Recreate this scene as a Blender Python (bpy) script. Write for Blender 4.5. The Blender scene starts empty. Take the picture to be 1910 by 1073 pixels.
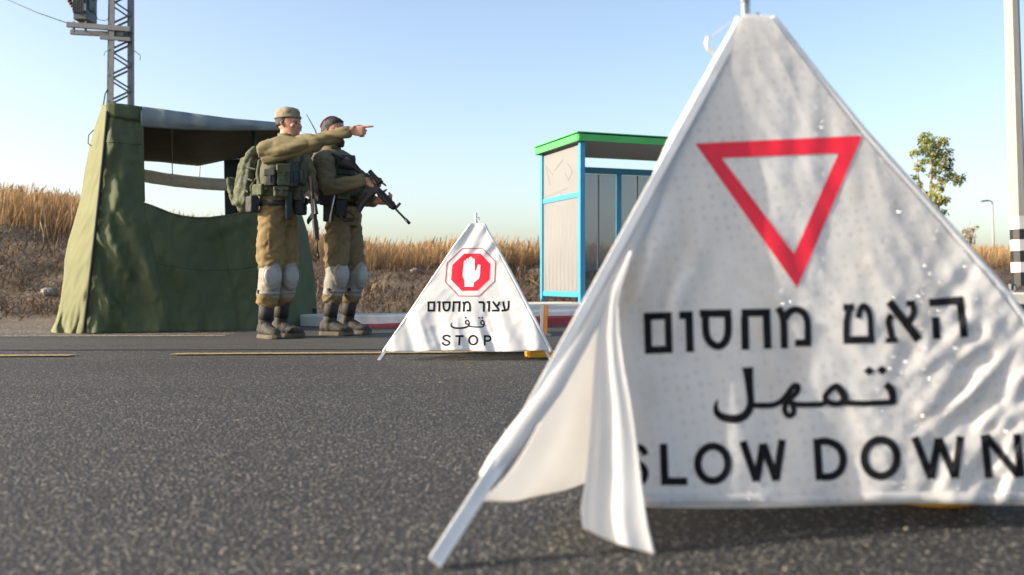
import bpy, bmesh, math, random
import numpy as np
from math import radians as R, pi, sin, cos, exp
from mathutils import Vector, Matrix, Quaternion, noise
from mathutils.geometry import tessellate_polygon

random.seed(7); np.random.seed(7)
V = Vector
scn = bpy.context.scene
col = scn.collection

# ------------------------------------------------------------------ camera, sky, sun, exposure
F = 1750.0                       # focal length in photo pixels (photo 1910 wide)
CAM_H = 0.46; HOR = 523.0        # camera height, horizon row
cd = bpy.data.cameras.new('camera'); cam = bpy.data.objects.new('camera', cd); col.objects.link(cam)
cam.location = (0, 0, CAM_H); cam.rotation_euler = (R(90), 0, 0)
cd.sensor_width = 36.0; cd.lens = 36.0 * F / 1910.0
cd.shift_y = -(536.5 - HOR) / 1910.0
cd.clip_start = 0.05; cd.clip_end = 6000
cd.dof.use_dof = True; cd.dof.focus_distance = 5.7; cd.dof.aperture_fstop = 2.8
cd.dof.aperture_blades = 0
scn.camera = cam

SUN_DIR = V((-1.0, -0.17, 0.0)).normalized(); SUN_EL = R(20)
w = bpy.data.worlds.new('World'); scn.world = w; w.use_nodes = True
nt = w.node_tree; nt.nodes.clear()
wo = nt.nodes.new('ShaderNodeOutputWorld'); bg = nt.nodes.new('ShaderNodeBackground'); sk = nt.nodes.new('ShaderNodeTexSky')
sk.sky_type = 'NISHITA'; sk.sun_disc = False
sk.sun_elevation = SUN_EL; sk.sun_rotation = math.atan2(SUN_DIR.x, SUN_DIR.y)
sk.altitude = 0; sk.air_density = 0.80; sk.dust_density = 2.35; sk.ozone_density = 0.1
bg.inputs['Strength'].default_value = 0.13
nt.links.new(sk.outputs[0], bg.inputs[0]); nt.links.new(bg.outputs[0], wo.inputs[0])
sd = bpy.data.lights.new('sun', 'SUN'); sd.energy = 4.0; sd.angle = R(0.5); sd.color = (1.0, 0.88, 0.72)
so = bpy.data.objects.new('sun', sd); col.objects.link(so); so.location = (-30, -5, 20)
ld = V((-SUN_DIR.x * cos(SUN_EL), -SUN_DIR.y * cos(SUN_EL), -sin(SUN_EL)))
so.rotation_euler = ld.to_track_quat('-Z', 'Y').to_euler()
scn.view_settings.view_transform = 'Standard'; scn.view_settings.look = 'None'
scn.view_settings.exposure = 1.28; scn.view_settings.gamma = 1.0
scn.render.film_transparent = False

# ------------------------------------------------------------------ helpers
def at(px, py, Y):               # where a point seen at that pixel stands when it is Y metres away
    return V(((px - 955) / F * Y, Y, CAM_H + (HOR - py) / F * Y))
def lerp(a, b, t): return a + (b - a) * t
def sstep(a, b, x):
    t = min(1, max(0, (x - a) / (b - a))) if a != b else float(x > a)
    return t * t * (3 - 2 * t)
def interp(xs, ys, x): return float(np.interp(x, xs, ys))
def nz(x, y=0, z=0): return noise.noise(V((x, y, z)))

def nd(nt, typ, **kw):
    n = nt.nodes.new(typ)
    for k, v in kw.items(): setattr(n, k, v)
    return n
def new_mat(name):
    m = bpy.data.materials.new(name); m.use_nodes = True
    b = m.node_tree.nodes['Principled BSDF']
    return m, m.node_tree, b
def ramp(nt, stops):
    r = nd(nt, 'ShaderNodeValToRGB'); e = r.color_ramp.elements
    while len(e) < len(stops): e.new(0.5)
    for el, (p, c) in zip(e, stops): el.position = p; el.color = (c[0], c[1], c[2], 1)
    return r
def mat(name, c, rough=0.7, var=0.15, scale=8.0, bump=0.0, bscale=60.0, metal=0.0, spec=0.5, transl=0.0, detail=4.0, aniso=None, c2=None, bdist=0.01):
    """principled material whose colour wanders a little, with noise bump, optional translucency"""
    m, t, b = new_mat(name); L = t.links
    tc = nd(t, 'ShaderNodeTexCoord'); src = tc.outputs['Object']
    if aniso:
        mp = nd(t, 'ShaderNodeMapping'); mp.inputs['Scale'].default_value = aniso; L.new(src, mp.inputs[0]); src = mp.outputs[0]
    n = nd(t, 'ShaderNodeTexNoise'); n.inputs['Scale'].default_value = scale; n.inputs['Detail'].default_value = detail
    n.inputs['Roughness'].default_value = 0.62
    L.new(src, n.inputs['Vector'])
    lo = [x * (1 - var) for x in c]; hi = [min(1, x * (1 + var)) for x in c]
    if c2: lo = list(c2); hi = list(c)
    rp = ramp(t, [(0.32, lo), (0.68, hi)]); L.new(n.outputs['Fac'], rp.inputs[0])
    L.new(rp.outputs[0], b.inputs['Base Color'])
    b.inputs['Roughness'].default_value = rough; b.inputs['Metallic'].default_value = metal
    b.inputs['Specular IOR Level'].default_value = spec
    if bump:
        n2 = nd(t, 'ShaderNodeTexNoise'); n2.inputs['Scale'].default_value = bscale; n2.inputs['Detail'].default_value = 6
        L.new(src, n2.inputs['Vector'])
        bp = nd(t, 'ShaderNodeBump'); bp.inputs['Strength'].default_value = bump; bp.inputs['Distance'].default_value = bdist
        L.new(n2.outputs['Fac'], bp.inputs['Height']); L.new(bp.outputs[0], b.inputs['Normal'])
    if transl:
        tr = nd(t, 'ShaderNodeBsdfTranslucent'); L.new(rp.outputs[0], tr.inputs['Color'])
        mx = nd(t, 'ShaderNodeMixShader'); mx.inputs[0].default_value = transl
        L.new(b.outputs[0], mx.inputs[1]); L.new(tr.outputs[0], mx.inputs[2])
        L.new(mx.outputs[0], t.nodes['Material Output'].inputs['Surface'])
    return m

class MB:
    """collects world-space shapes and links them as one mesh object"""
    def __init__(s): s.v = []; s.f = []
    def add(s, vs, fs):
        o = len(s.v); s.v += [V(p) for p in vs]; s.f += [tuple(i + o for i in f) for f in fs]; return s
    def box(s, c, ax, ay, az, bev=0.0):
        """half-axis vectors"""
        c = V(c); ax, ay, az = V(ax), V(ay), V(az)
        if bev <= 0:
            vs = [c + ax*i + ay*j + az*k for i in (-1, 1) for j in (-1, 1) for k in (-1, 1)]
            return s.add(vs, [(0,1,3,2),(4,6,7,5),(0,4,5,1),(2,3,7,6),(0,2,6,4),(1,5,7,3)])
        bm = bmesh.new(); bmesh.ops.create_cube(bm, size=2)
        la, lb, lc = ax.length, ay.length, az.length
        for v in bm.verts: v.co = V((v.co.x*la, v.co.y*lb, v.co.z*lc))
        bmesh.ops.bevel(bm, geom=bm.edges[:], offset=min(bev, la*.9, lb*.9, lc*.9), segments=3, profile=0.6, affect='EDGES')
        bm.verts.index_update()
        ux, uy, uz = ax.normalized(), ay.normalized(), az.normalized()
        s.add([c + ux*v.co.x + uy*v.co.y + uz*v.co.z for v in bm.verts], [tuple(v.index for v in f.verts) for f in bm.faces])
        bm.free(); return s
    def abox(s, x0, x1, y0, y1, z0, z1, bev=0.0):
        return s.box(((x0+x1)/2, (y0+y1)/2, (z0+z1)/2), ((x1-x0)/2,0,0), (0,(y1-y0)/2,0), (0,0,(z1-z0)/2), bev)
    def bar(s, p0, p1, wx, wy, up=(0,0,1), bev=0.0):
        p0, p1 = V(p0), V(p1); d = p1 - p0; u = V(up)
        x = d.cross(u)
        if x.length < 1e-5: x = d.cross(V((1, 0, 0)))
        x.normalize(); y = x.cross(d).normalized()
        return s.box((p0 + p1)/2, x*wx/2, y*wy/2, d/2, bev)
    def rings(s, rings, n=16, closed_caps=True):
        vs = []; fs = []
        for c, a, b in rings:
            c = V(c); a = V(a); b = V(b)
            for k in range(n):
                t = 2*pi*k/n; vs.append(c + a*cos(t) + b*sin(t))
        m = len(rings)
        for i in range(m-1):
            for k in range(n):
                k2 = (k+1) % n; fs.append((i*n+k, i*n+k2, (i+1)*n+k2, (i+1)*n+k))
        if closed_caps: fs.append(tuple(range(n-1, -1, -1))); fs.append(tuple((m-1)*n+k for k in range(n)))
        return s.add(vs, fs)
    def limb(s, pts, rads, n=14, round_ends=True, flat=1.0, ref=None):
        pts = [V(p) for p in pts]; rads = list(rads) if hasattr(rads, '__len__') else [rads]*len(pts)
        m = len(pts); tans = []
        for i in range(m):
            d = (pts[min(i+1, m-1)] - pts[max(i-1, 0)]); tans.append(d.normalized())
        a = V(ref) if ref else (V((0,0,1)) if abs(tans[0].z) < 0.9 else V((1,0,0)))
        rr = []
        for p, r, t in zip(pts, rads, tans):
            a = (a - t*a.dot(t))
            if a.length < 1e-6: a = t.orthogonal()
            a.normalize(); b = t.cross(a); rr.append((p, a*r, b*r*flat, t))
        out = []
        if round_ends:
            p, A, B, t = rr[0]; r = A.length
            out += [(p - t*r*.9, A*.35, B*.35), (p - t*r*.55, A*.8, B*.8)]
        out += [(p, A, B) for p, A, B, t in rr]
        if round_ends:
            p, A, B, t = rr[-1]; r = A.length
            out += [(p + t*r*.55, A*.8, B*.8), (p + t*r*.9, A*.35, B*.35)]
        return s.rings(out, n)
    def cyl(s, p0, p1, r, r1=None, n=20):
        return s.limb([p0, p1], [r, r if r1 is None else r1], n, round_ends=False)
    def ball(s, c, ax, ay, az, n=14, m=8):
        c = V(c); ax, ay, az = V(ax), V(ay), V(az)
        return s.rings([(c + az*sin(t), ax*max(cos(t), .02), ay*max(cos(t), .02)) for t in [(-pi/2 + pi*i/m) for i in range(m+1)]], n)
    def grid(s, fn, nu, nv):
        vs = [fn(i/nu, j/nv) for j in range(nv+1) for i in range(nu+1)]
        fs = [(j*(nu+1)+i, j*(nu+1)+i+1, (j+1)*(nu+1)+i+1, (j+1)*(nu+1)+i) for j in range(nv) for i in range(nu)]
        return s.add(vs, fs)
    def mesh(s, name, off=V((0,0,0)), fixn=True):
        me = bpy.data.meshes.new(name); me.from_pydata([tuple(p - off) for p in s.v], [], s.f)
        if fixn:
            bm = bmesh.new(); bm.from_mesh(me); bmesh.ops.recalc_face_normals(bm, faces=bm.faces[:]); bm.to_mesh(me); bm.free()
        me.update(); return me

def wloc(o):
    p = V((0,0,0))
    while o is not None: p = p + o.location; o = o.parent
    return p
def tag(o, label=None, cat=None, group=None, kind=None):
    if label: o['label'] = label
    if cat: o['category'] = cat
    if group: o['group'] = group
    if kind: o['kind'] = kind
    return o
def empty(name, loc, label, cat, group=None):
    o = bpy.data.objects.new(name, None); col.objects.link(o); o.location = V(loc); o.empty_display_size = 0.2
    return tag(o, label, cat, group)
def link(name, me, m, parent=None, loc=None, smooth=False):
    o = bpy.data.objects.new(name, me); col.objects.link(o)
    if parent is not None: o.parent = parent
    elif loc is not None: o.location = V(loc)
    if m is not None: me.materials.append(m)
    if smooth:
        me.polygons.foreach_set('use_smooth', [True]*len(me.polygons))
    return o
def obj(name, mb, m, parent=None, loc=None, smooth=False, solid=0.0, label=None, fixn=True, autosmooth=None):
    off = wloc(parent) if parent is not None else (V(loc) if loc is not None else V((0,0,0)))
    o = link(name, mb.mesh(name, off, fixn), m, parent, loc, smooth)
    if solid:
        md = o.modifiers.new('solid', 'SOLIDIFY'); md.thickness = solid; md.offset = 0
    if autosmooth:
        o.data.polygons.foreach_set('use_smooth', [True]*len(o.data.polygons))
        md = o.modifiers.new('edges', 'EDGE_SPLIT'); md.split_angle = R(autosmooth)
    if label: o['label'] = label
    return o
def remesh(name, mb, m, parent, voxel=0.008, sm=4, disp=None, loc=None, keep=None):
    """fuse the closed shapes in mb into one smooth skin, then push it about with disp(p, n)"""
    off = wloc(parent) if parent is not None else (V(loc) if loc is not None else V((0,0,0)))
    me0 = mb.mesh(name + '_tmp', off); t = bpy.data.objects.new('tmp', me0); col.objects.link(t)
    md = t.modifiers.new('r', 'REMESH'); md.mode = 'VOXEL'; md.voxel_size = voxel
    if sm:
        ms = t.modifiers.new('s', 'SMOOTH'); ms.factor = 0.5; ms.iterations = sm
    bpy.context.view_layer.update()
    me = bpy.data.meshes.new_from_object(t.evaluated_get(bpy.context.evaluated_depsgraph_get()))
    me.name = name
    bpy.data.objects.remove(t); bpy.data.meshes.remove(me0)
    if disp:
        n = len(me.vertices); co = np.empty(n*3); me.vertices.foreach_get('co', co); co = co.reshape(-1, 3)
        no = np.empty(n*3); me.vertices.foreach_get('normal', no); no = no.reshape(-1, 3)
        d = np.array([disp(V(p) + off, V(q)) for p, q in zip(co, no)])
        co += no * d[:, None]; me.vertices.foreach_set('co', co.ravel()); me.update()
    me.materials.clear()
    return link(name, me, m, parent, loc if parent is None else None, smooth=True)
# ------------------------------------------------------------------ materials
def mat_asphalt(name, dark, light, tan, scale=150.0, bump=0.9, tanq=0.93):
    m, t, b = new_mat(name); L = t.links
    tc = nd(t, 'ShaderNodeTexCoord')
    wn = nd(t, 'ShaderNodeTexNoise'); wn.inputs['Scale'].default_value = 60; L.new(tc.outputs['Object'], wn.inputs['Vector'])
    ad = nd(t, 'ShaderNodeMixRGB', blend_type='LINEAR_LIGHT'); ad.inputs[0].default_value = 0.006
    L.new(tc.outputs['Object'], ad.inputs[1]); L.new(wn.outputs['Color'], ad.inputs[2])
    vo = nd(t, 'ShaderNodeTexVoronoi'); vo.inputs['Scale'].default_value = scale; L.new(ad.outputs[0], vo.inputs['Vector'])
    sep = nd(t, 'ShaderNodeSeparateColor'); L.new(vo.outputs['Color'], sep.inputs[0])
    rp = ramp(t, [(0.0, dark), (0.45, [lerp(a, c, .35) for a, c in zip(dark, light)]), (0.8, light), (tanq, tan)])
    L.new(sep.outputs[0], rp.inputs[0])
    # bitumen between the stones
    dr = ramp(t, [(0.22, (1, 1, 1)), (0.55, (0.0, 0.0, 0.0))]); L.new(vo.outputs['Distance'], dr.inputs[0])
    mx = nd(t, 'ShaderNodeMixRGB'); mx.inputs[1].default_value = (*[x*.55 for x in dark], 1); L.new(dr.outputs[0], mx.inputs[0]); L.new(rp.outputs[0], mx.inputs[2])
    # big worn patches
    n1 = nd(t, 'ShaderNodeTexNoise'); n1.inputs['Scale'].default_value = 1.1; n1.inputs['Detail'].default_value = 6; mpp = nd(t, 'ShaderNodeMapping'); mpp.inputs['Scale'].default_value = (.22, 1, 1); mpp.inputs['Rotation'].default_value = (0, 0, R(-6)); L.new(tc.outputs['Object'], mpp.inputs[0]); L.new(mpp.outputs[0], n1.inputs['Vector'])
    r1 = ramp(t, [(0.32, (.80, .81, .84)), (0.68, (1.22, 1.19, 1.13))]); L.new(n1.outputs['Fac'], r1.inputs[0])
    mm = nd(t, 'ShaderNodeMixRGB', blend_type='MULTIPLY'); mm.inputs[0].default_value = 1; L.new(mx.outputs[0], mm.inputs[1]); L.new(r1.outputs[0], mm.inputs[2])
    L.new(mm.outputs[0], b.inputs['Base Color'])
    b.inputs['Roughness'].default_value = 0.75; b.inputs['Specular IOR Level'].default_value = 0.35
    mh = nd(t, 'ShaderNodeMath', operation='MULTIPLY'); L.new(dr.outputs[0], mh.inputs[0])
    ma = nd(t, 'ShaderNodeMath', operation='ADD'); ma.inputs[1].default_value = 0.5; L.new(sep.outputs[1], ma.inputs[0]); L.new(ma.outputs[0], mh.inputs[1])
    bp = nd(t, 'ShaderNodeBump'); bp.inputs['Strength'].default_value = bump; bp.inputs['Distance'].default_value = 0.007
    L.new(mh.outputs[0], bp.inputs['Height']); L.new(bp.outputs[0], b.inputs['Normal'])
    return m
M_road = mat_asphalt('coarse_asphalt', (.034, .034, .034), (.158, .157, .150), (.38, .34, .28), scale=102, bump=1.0, tanq=.96)
M_shoulder = mat_asphalt('fine_asphalt', (.050, .049, .046), (.112, .108, .100), (.27, .25, .22), scale=150, bump=0.6)
def mat_worn_paint(name, c, under):
    m, t, b = new_mat(name); L = t.links
    tc = nd(t, 'ShaderNodeTexCoord'); n = nd(t, 'ShaderNodeTexNoise'); n.inputs['Scale'].default_value = 55; n.inputs['Detail'].default_value = 6
    L.new(tc.outputs['Object'], n.inputs['Vector'])
    rp = ramp(t, [(0.42, under), (0.58, c)]); L.new(n.outputs['Fac'], rp.inputs[0]); L.new(rp.outputs[0], b.inputs['Base Color'])
    b.inputs['Roughness'].default_value = 0.8
    bp = nd(t, 'ShaderNodeBump'); bp.inputs['Strength'].default_value = .6; bp.inputs['Distance'].default_value = .004
    L.new(n.outputs['Fac'], bp.inputs['Height']); L.new(bp.outputs[0], b.inputs['Normal'])
    return m
M_yellowline = mat_worn_paint('worn_yellow_paint', (.36, .25, .085), (.09, .078, .055))
M_edgeline = mat_worn_paint('worn_pale_paint', (.42, .38, .30), (.12, .11, .09))
M_ground = mat('dry_earth', (.135, .098, .064), .95, scale=1.6, c2=(.055, .040, .027), bump=1.0, bscale=14, detail=8, bdist=.06)
M_gravel = mat_asphalt('gravel', (.12, .10, .08), (.27, .24, .20), (.5, .47, .42), scale=45, bump=1.0, tanq=.88)
M_concrete = mat('painted_concrete', (.62, .59, .53), .85, var=.12, scale=5, bump=.4, bscale=40)
M_kerbwhite = mat('white_kerb_paint', (.66, .66, .64), .75, var=.14, scale=7, bump=.3, bscale=50)
M_kerbred = mat('red_kerb_paint', (.33, .05, .055), .7, var=.25, scale=9, bump=.3, bscale=50)
M_kerbyellow = mat('yellow_kerb_paint', (.55, .36, .05), .7, var=.2, scale=9)
M_slab = mat('pale_paving', (.50, .47, .42), .9, var=.1, scale=6, bump=.4, bscale=60)
M_blue = mat('light_blue_paint', (.042, .27, .45), .42, var=.08, scale=4)
M_green = mat('bright_green_paint', (.055, .40, .085), .4, var=.08, scale=4)
M_beige = mat('beige_sheet', (.172, .178, .178), .5, var=.05, scale=1.5)
M_mark = mat('faded_print', (.36, .34, .31), .6, var=.1)
M_greymark = mat('faded_grey_print', (.165, .170, .169), .6, var=.1)
M_galv = mat('galvanised_steel', (.13, .137, .143), .55, var=.14, scale=6, metal=.35, bump=.15, bscale=30)
M_polegrey = mat('grey_painted_pole', (.27, .265, .245), .6, var=.08, scale=3, bump=.1, bscale=30)
M_black = mat('black_paint', (.018, .018, .018), .5, var=.2)
M_white = mat('white_paint', (.50, .49, .46), .55, var=.07, scale=6)
M_trafo = mat('dark_green_grey_paint', (.055, .075, .075), .5, var=.15)
M_ceramic = mat('brown_porcelain', (.12, .045, .025), .25, var=.2)
M_wire = mat('dark_cable', (.02, .02, .02), .6)
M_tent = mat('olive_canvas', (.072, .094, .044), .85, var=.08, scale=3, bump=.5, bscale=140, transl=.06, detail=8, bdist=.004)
M_tentlit = mat('sunlit_olive_canvas', (.130, .138, .062), .85, var=.08, scale=3, bump=.5, bscale=140, transl=.06, detail=8, bdist=.004)  # front wall's canvas again, with sunlight on the side wall painted into its colour
M_tentroof = mat('tent_roof_canvas', (.075, .072, .052), .9, var=.15, scale=4, bump=.3, bscale=120)
M_fascia = mat('pale_tarp', (.165, .20, .21), .6, var=.12, scale=6, bump=.3, bscale=80)
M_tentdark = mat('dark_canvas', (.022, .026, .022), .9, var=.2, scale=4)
M_mesh = mat('beige_mesh_roll', (.52, .50, .44), .8, var=.12, scale=9, transl=.25)
M_rope = mat('rope', (.30, .29, .25), .9)
M_tentpole = mat('green_tent_pole', (.10, .16, .12), .5, var=.1)
M_bark = mat('pale_bark', (.30, .24, .17), .85, var=.3, scale=12)
M_orange = mat('orange_plastic', (.58, .21, .025), .5, var=.15, scale=10)
M_yellow = mat('yellow_rubber', (.66, .34, .02), .55, var=.12, scale=10)

def mat_tint(name, stops, rough=.85, transl=.35):
    m, t, b = new_mat(name); L = t.links
    a = nd(t, 'ShaderNodeAttribute'); a.attribute_name = 'tint'
    rp = ramp(t, stops); L.new(a.outputs['Fac'], rp.inputs[0]); L.new(rp.outputs[0], b.inputs['Base Color'])
    b.inputs['Roughness'].default_value = rough; b.inputs['Specular IOR Level'].default_value = .25
    tr = nd(t, 'ShaderNodeBsdfTranslucent'); L.new(rp.outputs[0], tr.inputs['Color'])
    mx = nd(t, 'ShaderNodeMixShader'); mx.inputs[0].default_value = transl
    L.new(b.outputs[0], mx.inputs[1]); L.new(tr.outputs[0], mx.inputs[2]); L.new(mx.outputs[0], t.nodes['Material Output'].inputs['Surface'])
    return m
M_grass = mat_tint('dry_grass', [(0, (.22, .125, .058)), (.45, (.36, .225, .11)), (.8, (.45, .31, .165)), (1, (.50, .39, .24))])
M_stubble = mat_tint('burnt_weeds', [(0, (.03, .019, .012)), (.5, (.075, .048, .028)), (.85, (.15, .10, .055)), (1, (.25, .18, .11))], transl=.2)
M_leaf = mat_tint('eucalyptus_leaves', [(0, (.07, .095, .04)), (.5, (.23, .25, .075)), (1, (.38, .36, .11))], transl=.3)
M_shrub = mat_tint('dry_shrub', [(0, (.16, .12, .07)), (1, (.32, .26, .16))])
def mat_perforated():
    m, t, b = new_mat('perforated_metal'); L = t.links
    b.inputs['Base Color'].default_value = (.20, .222, .24, 1); b.inputs['Roughness'].default_value = .5; b.inputs['Metallic'].default_value = .3
    tr = nd(t, 'ShaderNodeBsdfTransparent'); mx = nd(t, 'ShaderNodeMixShader'); mx.inputs[0].default_value = .42
    L.new(b.outputs[0], mx.inputs[1]); L.new(tr.outputs[0], mx.inputs[2]); L.new(mx.outputs[0], t.nodes['Material Output'].inputs['Surface'])
    return m
M_perf = mat_perforated()

# ------------------------------------------------------------------ terrain and road
FOOT = ([-40, -15, -4, -1, 1, 7, 20, 100], [9.8, 10.4, 11.2, 12.4, 13.4, 16.5, 25, 62])
RID = ([-40, -20, -9.3, -6, -2.5, 0, 12, 40], [2.1, 1.95, 1.78, 1.16, .78, .75, .95, 1.1])
def foot(x): return interp(*FOOT, x)
def terrain(x, y):
    f = foot(x); r = interp(*RID, x)
    if y < f - .6: return -0.008
    z = r * sstep(f - .4, f + 6.5, y) ** .85
    k = sstep(f - .3, f + 1.5, y) * (1 - sstep(60, 150, y))
    z += k * (.12 * nz(x*.55, y*.55, 3) + .09 * nz(x*1.7, y*1.7, 9) + .05 * nz(x*3.1, y*3.1, 5))
    return max(z, -0.008) - .008 * (1 - k)
xs = list(np.arange(-18, 22.01, .16)); ys = list(np.arange(7, 26.01, .16))
xs = [-3000, -1000, -300, -120, -60, -35, -25] + xs + [28, 40, 70, 140, 320, 1000, 3000]
ys = [-1500, -400, -100, -30, -5] + ys + [29, 34, 40, 50, 70, 110, 200, 500, 1500, 3500]
mb = MB(); mb.grid(lambda u, v: (0, 0, 0), len(xs)-1, len(ys)-1)
mb.v = [V((x, y, terrain(x, y))) for y in ys for x in xs]
tag(obj('ground', mb, M_ground, smooth=True), kind='structure')

def sheet(name, pts, z, m, step=0, kind='structure'):
    mb = MB(); mb.add([(x, y, z) for x, y in pts], [tuple(range(len(pts)))])
    o = obj(name, mb, m, fixn=True); tag(o, kind=kind); return o
road_edge = [(-80, 6.6), (-12, 7.55), (-4.4, 7.72), (-2.4, 7.78), (-2.25, 9.4), (-1.34, 9.02), (.24, 9.33), (6.55, 12.05), (40, 26.6)]
sheet('road', [(-80, -12), (40, -12)] + road_edge[::-1], 0.0, M_road)
sheet('road_shoulder', [(-80, 5.3), (-12, 6.0), (-4, 6.13), (-1, 6.2), (1, 6.6), (6.5, 8.9), (40, 22)] + [(x, y - .012) for x, y in road_edge[::-1]], 0.004, M_shoulder)
sheet('gravel_verge', [(-80, 6.62), (-12, 7.57), (-4.4, 7.74), (-2.42, 7.80), (-2.3, 9.6), (-3.2, 10.6), (-5.0, 9.9), (-12, 9.2), (-80, 8.5)], -0.003, M_gravel)
def strip(name, pts, w, z, m):
    mb = MB(); n = len(pts)
    vs = []
    for i, (x, y) in enumerate(pts):
        d = V((pts[min(i+1, n-1)][0] - pts[max(i-1, 0)][0], pts[min(i+1, n-1)][1] - pts[max(i-1, 0)][1], 0)).normalized(); q = V((-d.y, d.x, 0)) * w/2
        vs += [V((x, y, z)) - q, V((x, y, z)) + q]
    mb.add(vs, [(2*i, 2*i+2, 2*i+3, 2*i+1) for i in range(n-1)])
    return tag(obj(name, mb, m), kind='structure')
strip('yellow_dash_marking', [(-8, 5.35), (-4.5, 5.55), (-2.66, 5.68)], .12, .008, M_yellowline)
strip('yellow_dash_marking', [(-2.09, 5.78), (-.9, 5.87), (.25, 6.0)], .12, .008, M_yellowline)
strip('edge_line_marking', [(-30, 7.0), (-12, 7.38), (-4.2, 7.60), (-2.35, 7.68)], .07, .008, M_edgeline)

def grit():
    mb = MB()
    for k in range(420):
        y = random.choice((random.uniform(1.4, 5), random.uniform(5, 9))); x = random.uniform(-.62, .55)*y
        if y > 7.2 and x < -2.2: y = random.uniform(7.3, 7.7)
        r = random.uniform(.002, .0055)*(1.6 if random.random() < .08 else 1); c = V((x, y, .004 + r*.4)); a = random.random()*6
        p = [c + V((cos(a + q)*r*random.uniform(.7, 1.3), sin(a + q)*r*random.uniform(.7, 1.3), 0)) for q in (0, 1.6, 3.1, 4.7)]
        mb.add(p + [c + V((0, 0, r*.8)), c - V((0, 0, r*.4))], [(0, 1, 4), (1, 2, 4), (2, 3, 4), (3, 0, 4), (1, 0, 5), (2, 1, 5), (3, 2, 5), (0, 3, 5)])
    tag(obj('loose_grit', mb, mat('grit', (.15, .13, .105), .9, var=.5, scale=30), fixn=False), kind='stuff')
grit()
# kerb: white upper kerb with a lower red step in front, rising to the right
kx = [-2.7, -1.34, -.4, .24, 1.2, 3.5, 6.55, 14, 40]
ky = [9.9, 9.26, 9.40, 9.52, 9.95, 10.95, 12.25, 15.5, 26.8]
def kerb(name, off0, off1, zlo, zhi, m, xa=-2.7, xb=40):
    mb = MB(); n = 60; vs = []
    P = []
    for i in range(n+1):
        x = xa + (xb - xa) * (i/n) ** 1.6; P.append((x, interp(kx, ky, x)))
    for i, (x, y) in enumerate(P):
        a = P[max(i-1, 0)]; b = P[min(i+1, n)]; d = V((b[0]-a[0], b[1]-a[1], 0)).normalized(); q = V((-d.y, d.x, 0))
        p0 = V((x, y, 0)) + q*off0; p1 = V((x, y, 0)) + q*off1
        h = interp([-2.7, -1.34, .24, 2], zhi, x); l = zlo; r = min(.018, (h-l)*.3)
        vs += [p0 + V((0,0,l)), p0 + V((0,0,h-r)), p0 + q*r + V((0,0,h)), p1 + V((0,0,h)), p1 + V((0,0,l))]
    fs = [(5*i+k, 5*i+5+k, 5*i+6+k, 5*i+1+k) for i in range(n) for k in range(4)]
    mb.add(vs, fs); return tag(obj(name, mb, m), kind='structure')
kerb('white_kerb', 0, .16, -.02, [.10, .115, .155, .16], M_kerbwhite)
kerb('red_kerb_step', -.13, -.002, -.02, [.012, .03, .095, .105], M_kerbred, xa=-1.42)
mb = MB()
P = [(x, interp(kx, ky, x)) for x in np.linspace(-2.7, 40, 60)]
vs = []
for i, (x, y) in enumerate(P):
    a = P[max(i-1, 0)]; b = P[min(i+1, 59)]; d = V((b[0]-a[0], b[1]-a[1], 0)).normalized(); q = V((-d.y, d.x, 0))
    z = interp([-2.7, -1.34, .24, 2], [.098, .113, .153, .158], x); wd = interp([-2.7, 0, 1, 8, 40], [.5, .75, 3.2, 3.6, 4], x)
    vs += [V((x, y, z)) + q*.155, V((x, y, z)) + q*wd, V((x, y, -.03)) + q*(wd + .02)]
mb.add(vs, [(3*i+k, 3*i+3+k, 3*i+4+k, 3*i+1+k) for i in range(59) for k in range(2)])
tag(obj('pavement', mb, M_slab), kind='structure')

# ------------------------------------------------------------------ grasses
def blades(name, P, H, W, lean, tint, m, plume=0.0, label=None):
    """P (n,3) roots; every blade is a bent two-step ribbon, some end in a seed plume"""
    n = len(P); ang = np.random.rand(n)*2*pi; la = np.random.rand(n)*2*pi
    side = np.stack([np.cos(ang), np.sin(ang), np.zeros(n)], 1) * (W[:, None]/2)
    ln = np.stack([np.cos(la), np.sin(la), np.zeros(n)], 1) * (lean * H * np.random.rand(n))[:, None]
    ln[:, 0] += .12 * H
    up = np.zeros((n, 3)); up[:, 2] = H
    mid = P + up*.55 + ln*.35; top = P + up*.9 + ln*.8; tip = P + up + ln
    pl = (np.random.rand(n) < plume)[:, None]
    ws = np.where(pl, 2.6, .55)
    vs = np.stack([P - side, P + side, mid - side*.8, mid + side*.8, top - side*ws, top + side*ws, tip], 1).reshape(-1, 3)
    b = (np.arange(n)*7)[:, None]
    quads = np.concatenate([b + np.array([[0, 1, 3, 2]]), b + np.array([[2, 3, 5, 4]])], 1).reshape(-1, 4)
    tris = (b + np.array([[4, 5, 6]]))
    nq, ntri = len(quads), len(tris)
    me = bpy.data.meshes.new(name); me.vertices.add(len(vs)); me.vertices.foreach_set('co', vs.ravel())
    me.loops.add(nq*4 + ntri*3); me.loops.foreach_set('vertex_index', np.concatenate([quads.ravel(), tris.ravel()]))
    me.polygons.add(nq + ntri)
    me.polygons.foreach_set('loop_start', np.concatenate([np.arange(nq)*4, nq*4 + np.arange(ntri)*3]))
    me.update(calc_edges=True); me.validate()
    at_ = me.attributes.new('tint', 'FLOAT', 'POINT'); at_.data.foreach_set('value', np.repeat(tint, 7))
    return link(name, me, m)
def scatter(n_clump, per, xr, yf, spread):
    out = []
    for _ in range(n_clump):
        x = random.uniform(*xr); y = yf(x, random.random())
        k = random.randint(per//2, per)
        for _ in range(k):
            a = x + random.gauss(0, spread); b = y + random.gauss(0, spread*.8); out.append((a, b, terrain(a, b) - .02))
    return np.array(out)
GX = (-14, 19)
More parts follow.
